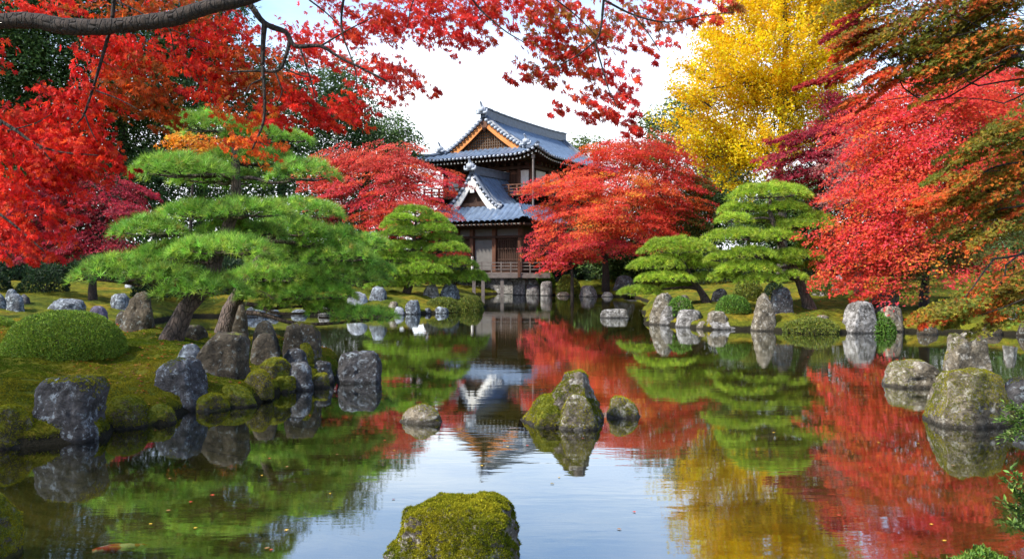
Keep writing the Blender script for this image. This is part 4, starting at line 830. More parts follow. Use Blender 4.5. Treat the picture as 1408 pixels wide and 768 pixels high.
# ------------------------------------------------------------------ pines: leaning trunk, boughs, flat needle pads
PG = [(.21, .40, .05, 3), (.31, .48, .06, 2), (.12, .25, .035, 2), (.26, .20, .05, .25)]
PY = [(.28, .40, .03, 3), (.34, .45, .04, 2), (.18, .29, .022, 2)]
PM = [(.23, .37, .03, 3), (.28, .42, .035, 2), (.15, .26, .02, 2)]
def pine(label, base, trunk, pads, D, needle, dens, pal, r0, tpl=TN, group=None, depth_k=.85, spread_d=1.0):
    """pads: (px, py, rx, ry[, dD]); trunk: (px, py[, dD]) way points"""
    b_ = G(base[0], base[1]) if D is None else np.array([(base[0] - CX) / F * D, D, gz((base[0] - CX) / F * D, D)])
    D = b_[1]; k = D / F; root = thing('pine_tree', b_, label, 'pine tree', group)
    tr_ = MB(); pts = [b_ - [0, 0, .2]] + [P(q[0], q[1], D + (q[2] if len(q) > 2 else 0)) for q in trunk]; n = len(pts)
    rad = r0 * np.linspace(1, .28, n); rad[0] *= 1.35; tr_.tube(pts, rad, 11, 6, r0 * .35)
    g_ = np.random.default_rng(int(base[0])); fine = np.array(pts)
    # dense trunk samples to hang boughs from
    T_ = []; 
    for i in range(1, n - 1): T_ += [(fine[i] * (1 - t_) + fine[i + 1] * t_, rad[i] * (1 - t_) + rad[i + 1] * t_) for t_ in np.linspace(0, 1, 5)]
    T_.append((fine[-1], rad[-1]))
    for j, pd in enumerate(pads):
        dd = pd[4] if len(pd) > 4 else g_.uniform(-1, 1) * spread_d * .5
        Dp = D + dd; kp = Dp / F; c = P(pd[0], pd[1], Dp); rx, rz = pd[2] * kp, pd[3] * kp; ry = min(rx, max(rx * depth_k, .25)); rz *= .88; c[2] -= rz * .5
        low = c - [0, 0, rz * .25]
        # bough from the trunk
        cand = [np.linalg.norm((q - low) * [1, 1, 1.6]) + (1.0 if q[2] > low[2] + .15 else 0) for q, _ in T_]; q, rq = T_[int(np.argmin(cand))]
        bo = MB(); ln = np.linalg.norm(low - q); mid_ = (q + low) / 2 + [g_.normal(0, .06) * ln, g_.normal(0, .06) * ln, .05 * ln * g_.choice([-1, 1])]
        br_ = min(rq * .75, .012 + .028 * rx + .01 * ln); bo.tube([q, q + (mid_ - q) * .5 + [0, 0, .03 * ln], mid_, low], [br_, br_ * .85, br_ * .7, br_ * .45], 7, 4, .03 * ln)
        nb = max(5, int(7 * (rx / .6) ** .5))
        for a in np.arange(nb) * 2.399 + g_.uniform(0, 6):
            rr = g_.uniform(.55, .95); e = c + [math.cos(a) * rx * rr, math.sin(a) * ry * rr, -rz * .05]; m_ = low * .5 + e * .5 + [g_.normal(0, .05) * rx, g_.normal(0, .05) * rx, -.12 * rz]
            s0 = low + (q - low) * g_.uniform(0, .35)
            bo.tube([s0, m_, e], [br_ * .42, br_ * .3, br_ * .1], 5, 4, .03 * rx, cap=False)
            for _ in range(2):
                e2 = m_ * .4 + e * .6 + [g_.normal(0, .22) * rx, g_.normal(0, .22) * ry, rz * .25]; bo.tube([m_ * .7 + e * .3, (m_ + e) / 2 * .5 + e2 * .5, e2], [br_ * .22, br_ * .16, br_ * .06], 4, 2, cap=False)
        bo.build('branch', M['pine_bark'], root, True)
        nt_ = int(dens * pi * rx * ry); th = g_.uniform(0, 2 * pi, nt_); r = np.sqrt(g_.random(nt_)); lump = fbm(np.stack([np.cos(th) * r * rx, np.sin(th) * r * ry, 0 * r + j], 1), 2.6 / max(rx, .25), 3, 3)
        edge = 1 + .22 * fbm(np.stack([np.cos(th) * 1.5, np.sin(th) * 1.5, 0 * r + j * 3.1], 1), 1.5, 8, 3)
        top = np.sqrt(np.maximum(1 - r ** 2.4, 0)); hz = top * (.25 + .75 * g_.random(nt_) ** .45) * (1 + .45 * lump)
        pos = np.stack([c[0] + np.cos(th) * r * rx * edge, c[1] + np.sin(th) * r * ry * edge, c[2] - needle * .35 + hz * rz * 1.2 - .25 * rz * r ** 3], 1)
        rad_d = np.stack([np.cos(th), np.sin(th), 0 * th], 1)
        ax = rad_d * (r ** 2 * 1.1)[:, None] + [0, 0, .75] + g_.normal(0, .33, (nt_, 3)); ax[:, 2] -= .45 * r ** 4 * (hz < .5)
        keep = (lump > -.22) | (g_.random(nt_) < .45); pos, ax, nt_ = pos[keep], ax[keep], int(keep.sum())
        ti = []; mb = MB(); tone = np.exp(g_.normal(0, .10))
        scatter(mb, tpl, pos, ax, g_.normal(size=(nt_, 3)), needle * g_.uniform(.75, 1.15, nt_), np.clip(palette(pal, nt_, 1, .30) * tone, 0, .8), ti)
        mb.build('needle_pad', M['needle'], root, False, np.vstack(ti))
    tr_.build('trunk', M['pine_bark'], root, True); return root
pine('large spreading pine whose thick trunk leans right beside the clipped bush', (228, 466), [(253, 430), (279, 396), (293, 372), (300, 350), (312, 318), (318, 300), (322, 262), (323, 240), (322, 215), (322, 190), (318, 165)],
     [(286, 166, 52, 22), (352, 178, 45, 18, .3), (404, 186, 26, 13, .5), (258, 226, 72, 24, -.2), (345, 214, 70, 20, .5), (418, 232, 46, 22, 0), (300, 240, 60, 16, .8),
      (205, 307, 50, 23, -.4), (280, 285, 62, 20, .3), (345, 283, 65, 20, -.3), (330, 312, 62, 20, .6), (162, 366, 62, 28, -.4), (240, 345, 62, 24, .2), (310, 334, 72, 22, -.6), (228, 372, 52, 20, -.6), (280, 388, 64, 22, -.5)], None, .145, 350, PG, .15, spread_d=.8)
pine('second large pine, thinner trunk curving up by the narrow brown stone, boughs over water', (308, 456), [(317, 430), (329, 405), (341, 388), (352, 366), (365, 345), (380, 318), (392, 300)],
     [(420, 284, 52, 22, .2), (400, 310, 58, 20, -.2), (455, 322, 52, 22, .3), (470, 345, 52, 20, -.1), (400, 345, 62, 22, .5), (380, 372, 68, 22, -.3), (470, 372, 62, 24, .1), (500, 330, 35, 18, .4), (440, 396, 56, 20, -.3), (372, 396, 52, 18, .2), (402, 412, 50, 14, .3), (502, 428, 44, 17, -.3), (455, 418, 34, 13, -.1), (515, 365, 28, 14, .6)],
     None, .145, 350, PG, .18, spread_d=.8)
pine('middle pine clipped into stacked bright green tiers on the mossy islet', (557, 402), [(566, 384), (572, 366), (568, 345), (570, 325), (572, 308), (571, 294)],
     [(569, 287, 27, 9), (550, 297, 22, 8), (594, 298, 24, 9), (546, 306, 23, 9), (596, 311, 32, 10), (555, 317, 32, 10), (605, 325, 30, 9), (560, 336, 42, 11), (615, 338, 32, 10), (575, 352, 30, 10), (526, 336, 26, 11), (626, 358, 30, 12), (540, 350, 30, 12), (580, 367, 42, 11), (632, 378, 38, 11), (582, 382, 36, 12), (536, 372, 34, 13), (530, 388, 30, 9), (654, 374, 16, 8)],
     None, .16, 330, PM, .15, TNF, spread_d=1.2)
pine('small right pine leaning left with four bright yellow green tiers', (976, 416), [(962, 398), (950, 383), (942, 366), (936, 352), (932, 342)],
     [(933, 336, 54, 17), (902, 360, 40, 12, -.2), (967, 361, 30, 10, .3), (916, 378, 42, 10, -.4), (966, 379, 22, 9, .2), (881, 397, 30, 10, -.2), (930, 352, 40, 12, .6), (935, 392, 26, 7, .7)], None, .14, 430, PY, .13, TNF, spread_d=.6)
pine('tall right pine with many bright tiers, trunk leaning left toward the small one', (1117, 424), [(1106, 404), (1097, 384), (1088, 362), (1074, 335), (1066, 312), (1060, 292), (1058, 272)],
     [(1058, 261, 55, 15), (1016, 283, 28, 11), (1074, 283, 42, 10, .4), (1010, 298, 27, 11, -.2), (1122, 297, 26, 11), (1050, 300, 32, 9, .6), (1105, 306, 46, 11), (1014, 320, 45, 14, -.3), (1066, 322, 36, 12), (1118, 334, 28, 12), (1030, 345, 38, 12, -.4), (1097, 348, 40, 11, -.2), (1030, 364, 45, 13, -.3), (1080, 357, 22, 8), (1120, 363, 26, 9), (1046, 380, 34, 10, -.5), (1090, 376, 20, 8, -.5), (990, 352, 22, 10, .3), (1000, 377, 26, 10, .4)],
     None, .14, 430, PY, .16, TNF, spread_d=1.0)

# ------------------------------------------------------------------ broadleaf trees
SC = [(.80, .075, .05, 4), (.82, .13, .05, 2), (.74, .06, .085, 2), (.80, .22, .04, 1)]
RO = [(.80, .11, .05, 3), (.82, .19, .04, 2.2), (.78, .07, .06, 2.2), (.72, .30, .03, .8)]
RP = [(.70, .06, .09, 3), (.72, .08, .07, 2), (.72, .13, .04, 2)]
CR = [(.34, .018, .045, 4), (.42, .03, .045, 2), (.22, .018, .03, 2)]
DC = [(.20, .015, .03, 3), (.30, .02, .04, 2), (.13, .03, .02, 1)]
OL = [(.26, .20, .016, 4), (.18, .20, .018, 4), (.55, .10, .016, 1.5), (.60, .16, .018, 1.5)]
OG = [(.09, .11, .015, 3), (.14, .13, .015, 2), (.30, .08, .015, 1)]
OR = [(.70, .24, .02, 3), (.72, .34, .03, 2), (.62, .12, .02, 1)]
GK = [(.90, .60, .010, 4), (.90, .67, .02, 2), (.88, .50, .010, 2)]
GR = [(.06, .115, .03, 3), (.09, .16, .036, 2), (.04, .085, .026, 2)]
GL = [(.11, .16, .04, 3), (.16, .20, .05, 2), (.08, .12, .03, 1)]
# tall dark evergreens closing the garden behind the left shore
for k, (px, D_, bl, lb) in enumerate([
    (-40, 44, [(-40, 330, 90, 60), (-60, 230, 110, 80), (-30, 120, 110, 90), (-50, 0, 110, 100), (-40, -110, 90, 80)], 'tall dark evergreen tree mostly beyond the left picture edge'),
    (60, 46, [(60, 340, 80, 50), (70, 250, 95, 70), (50, 160, 90, 75), (70, 70, 85, 75), (60, -20, 80, 80), (50, -110, 60, 60)], 'tall dark evergreen tree behind the crimson maple'),
    (165, 48, [(165, 340, 70, 50), (180, 260, 80, 60), (160, 180, 85, 65), (185, 100, 80, 70), (170, 15, 75, 70), (175, -70, 60, 60)], 'tall dark evergreen tree above the left end of the big pine'),
    (275, 50, [(275, 330, 80, 55), (260, 240, 80, 65), (285, 150, 80, 70), (265, 70, 75, 65), (280, -10, 60, 60)], 'tall dark evergreen tree behind the big pine top'),
    (385, 52, [(385, 330, 80, 55), (380, 240, 80, 60), (395, 165, 75, 55), (380, 105, 55, 45)], 'dark evergreen tree behind the crown of the second pine'),
    (500, 54, [(490, 310, 80, 60), (505, 235, 75, 50), (535, 190, 45, 35), (480, 175, 60, 45), (470, 120, 40, 40)], 'green tree rising behind the red maple left of the temple')]):
    maple(lb, (px, 0), D_, [(px, 330), (px + 6, 200), (px, 100 if k < 4 else 220)], [(*q, random.uniform(-2, 2)) for q in bl], .24, 2.0, [GR], 'evergreen trees behind the pond', TL, 'evergreen_tree', 'evergreen tree', .35, 'grey_bark', 'green_leaf', slope=-.1, per=30, length=(1.2, 2.4), width=.6, flat=.5, tipdown=.3, ntw=3, thick=.16)
for k, (px, D_, bl, lb) in enumerate([
    (905, 62, [(940, 200, 60, 40), (925, 160, 38, 26), (945, 140, 26, 18), (900, 170, 22, 18), (900, 215, 50, 30)], 'round green tree above the orange maple left of the ginkgo'),
    (808, 78, [(808, 205, 30, 14), (800, 197, 18, 10), (822, 198, 16, 9)], 'pale green distant tree top just right of the temple roof')]):
    maple(lb, (px, 0), D_, [(px + 5, 320), (px + 12, 210)], bl, .32, 1.3, [GL], None, TL, 'leafy_tree', 'green tree', .35, 'grey_bark', 'green_leaf', slope=.1, per=30, length=(1.2, 2.2), width=.6, flat=.4, tipdown=.2, ntw=2, thick=.2)
for k, (px, D_, bl, lb) in enumerate([
    (955, 52, [(955, 300, 60, 45), (930, 340, 60, 40), (985, 270, 40, 35), (900, 350, 50, 25), (850, 350, 50, 28), (880, 290, 60, 45), (830, 310, 45, 35), (1000, 225, 40, 40)], 'dark green tree filling the gap between orange maple and ginkgo'),
    (1090, 46, [(1090, 330, 70, 50), (1100, 270, 60, 45), (1050, 300, 50, 40)], 'dark green tree behind the tall right pine'),
    (1210, 42, [(1200, 340, 80, 50), (1220, 260, 80, 60), (1180, 180, 60, 60)], 'dark green tree behind the scarlet maple'),
    (1330, 40, [(1330, 350, 90, 45), (1340, 270, 90, 60), (1340, 180, 80, 60), (1340, 90, 70, 60)], 'dark green tree behind the scarlet maple nearer the right edge'),
    (1440, 38, [(1440, 350, 90, 50), (1450, 250, 90, 70), (1450, 150, 80, 60)], 'dark green tree mostly beyond the right picture edge')]):
    maple(lb, (px, 0), D_, [(px, 340), (px + 6, 250)], [(*q, random.uniform(-1.5, 1.5)) for q in bl], .22, 2.5, [GR], 'dark trees behind the right shore', TL, 'evergreen_tree', 'evergreen tree', .3, 'grey_bark', 'green_leaf', slope=-.1, per=30, length=(1.1, 2.2), width=.6, flat=.5, tipdown=.3, ntw=3, thick=.16)
sh = [(CX + x_ / 5.4 * F, YH - (z_ - HC) / 5.4 * F, rx_ / 5.4 * F, rz_ / 5.4 * F) for x_, z_, rx_, rz_ in ((-14, 8.6, 3.2, 1.9), (-12.4, 7.2, 2.2, 1.5), (-15.7, 7.5, 2.4, 1.6), (-13.6, 10.3, 2.6, 1.5), (-11.8, 9.0, 1.9, 1.3))]  # crown of an unseen tree, added to throw dappled shade on the left bank
maple('broad leafy tree added out of view to shade the left bank', (-14.2, 5.4, gz(-14.2, 5.4)), 5.4, [(-2180, 100), (-2170, -500)], sh, .16, .35, [GR], None, TL, 'leafy_tree', 'green tree', .25, 'grey_bark', 'green_leaf', slope=0, per=30, length=(1.0, 2.0), width=.5, flat=.5, tipdown=.3, ntw=4, thick=.15)
for px_, D_, lb_ in ((-620, 24.0, 'leafy tree added out of view to shade the far left moss'), (-500, 33.0, 'second leafy tree added out of view to shade the far left moss')):  # unseen trees added to cast shade over the far left ground
    maple(lb_, (px_, 0), D_, [(px_, 200), (px_ + 5, 60)], [(px_, 60, 150, 90), (px_ + 90, 130, 110, 70), (px_ - 80, 120, 110, 70), (px_ + 10, -40, 110, 70)], .22, .9, [GR], None, TL, 'leafy_tree', 'green tree', .25, 'grey_bark', 'green_leaf', slope=0, per=30, length=(1.0, 2.0), width=.5, flat=.5, tipdown=.3, ntw=4, thick=.15)
# ginkgo: plumes sweeping up and outwards
gk = [(1060, 60, 90, 62), (1085, -10, 95, 60), (1075, -80, 70, 45), (1000, 105, 55, 45), (962, 125, 34, 20), (948, 100, 18, 12), (1065, 135, 75, 50), (985, 175, 50, 34), (935, 165, 22, 12), (1040, 200, 52, 34), (1000, 222, 34, 22), (1010, 250, 18, 12), (1110, 115, 58, 50), (1135, 40, 55, 62), (1095, 190, 42, 30), (1000, 50, 30, 30), (965, 205, 22, 12), (1160, -20, 50, 60)]
maple('tall golden yellow ginkgo with upswept plumes against the sky', (1075, 0), 38.0, [(1076, 300), (1072, 220), (1078, 130), (1080, 40), (1080, -40)], [(*q, random.uniform(-1.2, 1.2)) for q in gk], .12, 1.9, [GK], None, TF, 'ginkgo_tree', 'ginkgo tree', .22, 'grey_bark', 'leaf', slope=.70, per=90, length=(1.2, 2.6), width=.17, flat=.35, tipdown=-.1, ntw=7, thick=.10, rtw=.018, jit=.14)
# orange red maple right of the temple
om = [(885, 208, 66, 28, 0, 1), (838, 225, 62, 32, 0, 1), (930, 235, 50, 38, 0, 1), (785, 258, 60, 30, -1, 0), (855, 262, 70, 32, -1.5, 0), (925, 275, 55, 34, -.5, 1), (758, 292, 30, 20, -.5, 0), (810, 300, 62, 26, -2, 0), (880, 308, 60, 24, -1.5, 1), (756, 324, 34, 17, -1, 2), (800, 332, 46, 18, -2, 2), (738, 345, 20, 9, -1, 2), (905, 330, 45, 14, -2, 2), (860, 335, 26, 14, -1.5, 2), (778, 350, 22, 10, -1.5, 2), (735, 255, 26, 22, -.5, 3, .35), (960, 305, 34, 22, 0, 4), (955, 250, 30, 26, 0, 4)]
maple('wide orange red maple beside the temple with a forked dark trunk on the mossy bank', (833, 0), 47.5, [(832, 355), (826, 335), (830, 305), (845, 270)], om, .080, 1.25, [RO, [(.66, .06, .03, 3), (.62, .04, .05, 2), (.68, .12, .02, 2)], RP, RP, OG], None, T3, slope=-.22, per=100, length=(.9, 1.9), width=.5, ntw=5, r0=.2, thick=.045)
maple('small low crimson red maple under the wide orange one', (787, 0), 46.0, [(786, 372), (782, 362)], [(768, 362, 26, 10), (816, 353, 14, 11), (795, 352, 16, 8), (750, 368, 10, 5)], .10, 1.6, [RP], None, T3, slope=-.2, per=30, length=(.6, 1.2), r0=.1)
# red maple between the pines and the temple
lm = [(490, 218, 58, 26, 0, 1), (545, 222, 55, 28, 0, 1), (592, 246, 46, 28, 0, 0), (450, 245, 40, 40, 0, 1), (510, 262, 62, 30, -1, 0), (575, 285, 52, 28, -1, 1), (598, 288, 24, 22, -.5, 0), (598, 322, 26, 16, -.5, 0), (530, 300, 50, 22, -1, 0), (622, 342, 18, 10, -.5, 0), (470, 290, 40, 26, 0, 2), (560, 330, 50, 20, 0, 2), (600, 350, 36, 14, 0, 0)]
maple('rosy red maple with a wide domed crown left of the temple', (545, 0), 42.0, [(543, 365), (540, 330), (535, 290), (545, 260)], lm, .08, 1.2, [RP, [(.66, .08, .07, 3), (.70, .13, .07, 2), (.50, .08, .05, 1)], DC], None, T3, slope=-.2, per=150, length=(1.0, 2.0), width=.5, ntw=5, r0=.2, thick=.03)
# crimson maples at the left
maple('dark crimson maple with drooping layers behind the left end of the big pine', (127, 0), 27.0, [(128, 385), (135, 350), (140, 300), (150, 270)], [(160, 262, 45, 22, 0, 0), (175, 286, 40, 20, -.5, 0), (125, 290, 45, 26, 0, 1), (110, 325, 50, 22, -.5, 0), (160, 340, 36, 14, -.8, 0), (60, 280, 55, 36, .5, 1), (70, 335, 45, 22, 0, 1), (190, 300, 22, 10, -.5, 0), (30, 320, 40, 24, .5, 1), (95, 245, 50, 26, .5, 1)], .085, 1.55, [CR, DC], None, T3, slope=-.3, per=120, length=(.8, 1.6), width=.48, r0=.13, thick=.028)
maple('small orange leaved tree peeping out behind the big pine top', (262, 0), 31.0, [(262, 330), (265, 230)], [(270, 197, 42, 16), (245, 185, 18, 10), (300, 205, 24, 10)], .09, 1.5, [OR], None, T3, name='maple_tree', slope=-.1, per=30, length=(.6, 1.2), r0=.1)
# crimson and pinkish maples between ginkgo and scarlet maple
maple('deep crimson maple between the ginkgo and the scarlet maple', (1135, 0), 31.0, [(1135, 350), (1130, 280), (1128, 230)], [(1112, 188, 46, 24), (1078, 218, 34, 18), (1150, 165, 46, 36), (1120, 232, 44, 24), (1175, 200, 42, 40), (1090, 240, 36, 14), (1160, 260, 44, 26), (1140, 210, 40, 24)], .09, 1.6, [CR], None, T3, slope=-.2, per=120, length=(.8, 1.6), width=.48, r0=.15, thick=.03)
maple('thin pale pinkish maple losing its leaves before the crimson maple', (1180, 0), 27.0, [(1180, 350), (1175, 290), (1172, 240)], [(1165, 232, 36, 50), (1185, 190, 26, 30), (1150, 275, 26, 20), (1190, 270, 30, 26)], .06, .75, [[(.50, .22, .19, 3), (.45, .12, .12, 2), (.5, .3, .25, 2)]], None, T3, slope=.3, per=40, length=(.6, 1.2), width=.3, r0=.12, ntw=14, rtw=.010, thick=.08)
# big scarlet maple over the right island
sm = [(1232, 128, 50, 30, .3, 0), (1190, 168, 40, 26, 0, 0), (1285, 110, 50, 30, .4, 0), (1390, 140, 60, 50, 1, 0), (1320, 140, 70, 46, .5, 0), (1255, 165, 60, 40, 0, 0), (1205, 205, 50, 34, -.3, 0), (1290, 215, 66, 40, -.5, 0), (1370, 220, 50, 45, .5, 0), (1182, 255, 45, 28, -.5, 0), (1240, 270, 56, 34, -.8, 0), (1310, 275, 56, 34, -.5, 0), (1152, 308, 40, 18, -.6, 0), (1205, 315, 52, 26, -1, 0), (1265, 325, 52, 28, -1, 3), (1138, 328, 26, 8, -.6, 0), (1160, 345, 36, 13, -.8, 0), (1215, 358, 48, 22, -1, 3), (1160, 372, 32, 12, -1, 0), (1195, 388, 36, 15, -1.2, 0), (1175, 400, 18, 8, -1.2, 0), (1255, 372, 32, 20, -1, 1), (1330, 340, 46, 26, -.5, 1), (1350, 368, 42, 12, -1.2, 0), (1385, 355, 30, 12, -1.2, 0), (1375, 300, 40, 30, 0, 1), (1230, 225, 46, 30, .3, 4)]
maple('large scarlet maple sweeping its layered leaves out over the right island', (1270, 0), 23.5, [(1272, 385, .5), (1276, 355, .5), (1300, 320, .7), (1330, 270, .8), (1345, 215, 1)], sm, .060, 1.5, [SC, OG, OL, RO, RP], None, T5, slope=-.42, per=130, length=(.9, 1.9), width=.40, ntw=5, r0=.13, thick=.028)
m_ = None
# olive maple hanging in from the right
o1 = [(1230, 40, 60, 36, 0, 0), (1300, 25, 70, 36, .2, 0), (1370, 20, 60, 40, 0, 0), (1185, 60, 42, 34, 0, 1), (1200, 105, 36, 30, -.2, 1), (1258, 85, 50, 34, 0, 0), (1320, 75, 56, 30, 0, 0), (1385, 80, 46, 34, 0, 0), (1172, 145, 18, 16, -.2, 1), (1150, 108, 26, 10, -.2, 2), (1118, 110, 26, 9, -.2, 2), (1165, 30, 30, 26, 0, 2), (1305, 130, 30, 14, -.3, 0),
      (1385, 175, 36, 30, -.2, 0), (1340, 205, 42, 30, -.2, 0), (1395, 240, 36, 40, -.1, 0), (1310, 250, 36, 26, -.3, 0), (1350, 262, 46, 30, -.2, 0), (1280, 285, 30, 18, -.3, 1), (1325, 305, 46, 22, -.3, 0), (1385, 300, 36, 26, -.1, 0), (1400, 385, 36, 20, -.4, 0), (1355, 400, 44, 20, -.4, 0), (1310, 418, 40, 16, -.5, 3), (1280, 436, 28, 10, -.5, 1), (1330, 435, 36, 12, -.5, 3), (1390, 420, 40, 18, -.4, 3), (1240, -20, 80, 26, 0, 0), (1360, -25, 80, 30, 0, 0), (1345, 445, 30, 8, -.5, 3)]
D_ = 8.6; rt_ = np.array([9.2, 8.6, gz(9.2, 8.6)])
root = maple('olive and red maple reaching in from the right edge on thin black branches', rt_, D_, [(1640, 300), (1610, 200), (1560, 120)], o1, .032, 2.8, [OL, [(.66, .08, .018, 3), (.55, .14, .018, 2), (.32, .20, .016, 2)], [(.32, .02, .03, 3), (.42, .03, .025, 2), (.2, .06, .015, 1)], [(.16, .22, .025, 3), (.45, .12, .02, 1), (.26, .23, .02, 2)]], None, T5, slope=-.34, per=140, length=(.5, 1.1), width=.42, ntw=4, r0=.055, rtw=.003, thick=.035)
bm_ = MB()
for path, r in (([(1560, 130), (1470, 70), (1408, 77), (1330, 81), (1259, 97)], .035), ([(1480, -30), (1392, 0), (1311, 49), (1255, 80), (1214, 103)], .014), ([(1392, 0), (1330, 18), (1274, 28)], .008), ([(1560, 190), (1480, 215), (1408, 223), (1360, 232), (1296, 274), (1256, 288)], .016), ([(1560, 200), (1470, 235), (1408, 251), (1356, 293), (1311, 313)], .014),
                ([(1560, 220), (1470, 270), (1408, 283), (1370, 288), (1340, 300)], .016), ([(1600, 260), (1480, 350), (1408, 372), (1346, 397), (1300, 425)], .014), ([(1408, 77), (1370, 60), (1340, 68)], .008), ([(1330, 235), (1300, 215), (1280, 200)], .007)):
    bm_.tube([P(x, y, D_ - .15 + .15 * math.sin(x * .03)) for x, y in path], np.linspace(r, r * .3, len(path)), 7, 5, .02)
bm_.build('branch', M['maple_bark'], root, True)

# ------------------------------------------------------------------ scarlet maple overhanging from the left: star shaped leaves close by
D_ = 5.0; fx, fy = -6.6, 5.2
fm = thing('maple_tree', (fx, fy, gz(fx, fy)), 'bright red maple overhanging from the top left with a dark limb and star shaped leaves', 'maple tree')
tk = MB(); tk.tube([(fx, fy, gz(fx, fy) - .2), (fx + .1, fy + .05, 1.2), (fx + .05, fy, 2.2), (fx + .5, fy - .1, 3.0), tuple(P(-250, 20, D_))], [.17, .13, .12, .10, .07], 10, 5, .05); tk.build('trunk', M['maple_bark'], fm, True)
lb = MB()
LIMB = [(-250, 20), (-120, 34), (0, 29), (51, 29), (85, 36), (135, 37), (190, 32), (244, 24), (288, 10), (339, -1), (400, -22), (500, -40), (640, -45), (780, -35), (900, -30)]
lb.tube([P(x, y, D_ - .38) for x, y in LIMB], [.062, .055, .047, .047, .05, .046, .043, .046, .040, .036, .026, .022, .018, .014, .008], 9, 5, .012)
TWIG = [([(339, -1), (364, 32), (393, 44), (406, 63), (440, 64), (470, 83), (531, 113)], .020), ([(364, 32), (362, 60), (362, 98), (364, 162), (349, 206)], .017), ([(393, 44), (398, 58), (388, 90), (378, 97), (362, 96), (330, 97), (312, 97)], .014), ([(378, 97), (384, 112), (388, 125), (383, 138)], .007), ([(362, 108), (345, 115), (338, 128)], .006),
        ([(388, 92), (410, 102), (430, 107)], .007), ([(157, -15), (154, 30), (135, 102), (117, 156), (105, 172)], .014), ([(132, 125), (165, 138), (196, 155)], .006), ([(117, 158), (124, 178), (134, 198)], .005), ([(-120, 110), (0, 166), (44, 196), (81, 210), (135, 216)], .013), ([(52, 200), (70, 222), (82, 240)], .006), ([(10, 180), (45, 170), (68, 157)], .005),
        ([(412, 64), (425, 105), (434, 142)], .007), ([(195, 33), (232, 38), (240, 75)], .006), ([(160, 0), (200, 20), (235, 40), (290, 60)], .006), ([(440, 64), (480, 40), (520, 20)], .006), ([(480, -38), (470, 10), (470, 48), (486, 97), (488, 138)], .009), ([(425, 0), (450, 20), (475, 48)], .006), ([(835, -32), (830, 0), (826, 40), (818, 57), (790, 80), (760, 95)], .010), ([(818, 57), (826, 85), (838, 125), (850, 150)], .007),
        ([(830, 0), (870, 20), (915, 30), (960, 22), (1010, 18)], .007), ([(640, -44), (650, 0), (690, 40), (720, 60)], .008), ([(600, -43), (570, 0), (560, 40)], .006), ([(870, 20), (890, 45), (905, 70)], .005), ([(-160, 30), (-120, 180), (-30, 270), (20, 310), (60, 345)], .014), ([(700, -40), (750, -10), (790, 20), (820, 50)], .006)]
for path, r in TWIG: lb.tube([P(x, y, D_ - .30) for x, y in path], np.linspace(r, max(.0025, r * .3), len(path)), 6, 5, .012)
lb.build('branch', M['maple_bark'], fm, True)
FA = [(.72, .035, .018, 4), (.78, .075, .018, 2), (.60, .022, .024, 2)]; FB = [(.50, .09, .014, 3), (.34, .11, .014, 3), (.66, .12, .016, 2)]; FC = [(.72, .045, .03, 4), (.62, .03, .03, 2), (.76, .10, .03, 2)]; FD = [(.55, .12, .025, 2), (.68, .05, .03, 3), (.40, .18, .025, 1)]  # FB: olive mix with the shade of leaf undersides put into the colour
FO = [(.78, .15, .02, 3), (.74, .08, .02, 2), (.7, .25, .02, 1)]
fb = [(-60, 40, 70, 50, 0, 0, 1), (60, 6, 80, 16, 0, 0, .8), (200, 8, 110, 24, 0, 1, 1), (165, 70, 70, 34, 0, 0, 1.2), (185, 115, 56, 50, 0, 1, 1.2), (110, 140, 60, 40, -.1, 0, 1.2), (60, 195, 80, 48, -.1, 0, 1.3), (20, 180, 50, 50, 0, 0, 1.3), (120, 205, 56, 40, -.1, 0, 1.3), (40, 250, 70, 40, -.1, 0, 1.3), (40, 318, 46, 34, -.15, 0, 1.3), (60, 345, 24, 16, -.15, 0, 1.2), (15, 350, 24, 14, -.15, 0, 1.2), (80, 290, 24, 16, -.15, 0, 1.0), (-40, 300, 50, 60, 0, 0, 1.2), (160, 225, 22, 16, -.1, 0, .9),
      (215, 158, 26, 24, 0, 1, 1.1), (290, 55, 66, 50, .1, 0, 1.1), (285, 110, 46, 34, .1, 0, 1.0), (345, 100, 56, 44, .1, 1, 1.0), (340, 158, 50, 18, 0, 4, .9), (348, 200, 40, 20, -.1, 4, 1.2), (378, 165, 26, 18, 0, 0, .8), (410, 135, 48, 36, .1, 0, 1.0), (430, 60, 66, 40, .2, 2, .62), (500, 30, 60, 30, .2, 2, .8), (520, 105, 60, 32, .2, 2, .95), (470, 150, 46, 26, .2, 0, 1.0), (560, 25, 70, 32, .2, 2, .9), (590, 120, 20, 12, .2, 2, .7), (445, 172, 26, 18, .2, 0, 1),
      (640, 45, 50, 22, .3, 2, .8), (620, 0, 80, 26, .3, 2, .8), (690, 10, 50, 30, .3, 2, .7), (600, 62, 36, 10, .3, 2, .6), (765, 35, 66, 36, .35, 3, .75), (745, 85, 44, 34, .35, 3, .85), (800, 70, 46, 40, .35, 3, .8), (715, 110, 22, 14, .35, 2, .7), (835, 110, 46, 26, .3, 2, .6), (812, 145, 46, 24, .3, 2, .75), (868, 172, 20, 12, .2, 0, 1.0), (862, 150, 30, 24, .3, 2, .7), (770, 150, 20, 14, .3, 2, .7), (858, 30, 56, 26, .35, 3, .7), (925, 12, 56, 20, .35, 3, .8), (895, 58, 30, 18, .35, 2, .5), (998, 12, 34, 12, .3, 3, .9), (905, 78, 16, 8, .35, 2, .7), (970, 28, 26, 10, .3, 2, .6), (760, -20, 120, 22, .35, 3, .7), (500, -30, 160, 26, .2, 2, .7), (200, -40, 160, 30, 0, 0, .8)]
cr_ = MB(); ti = []
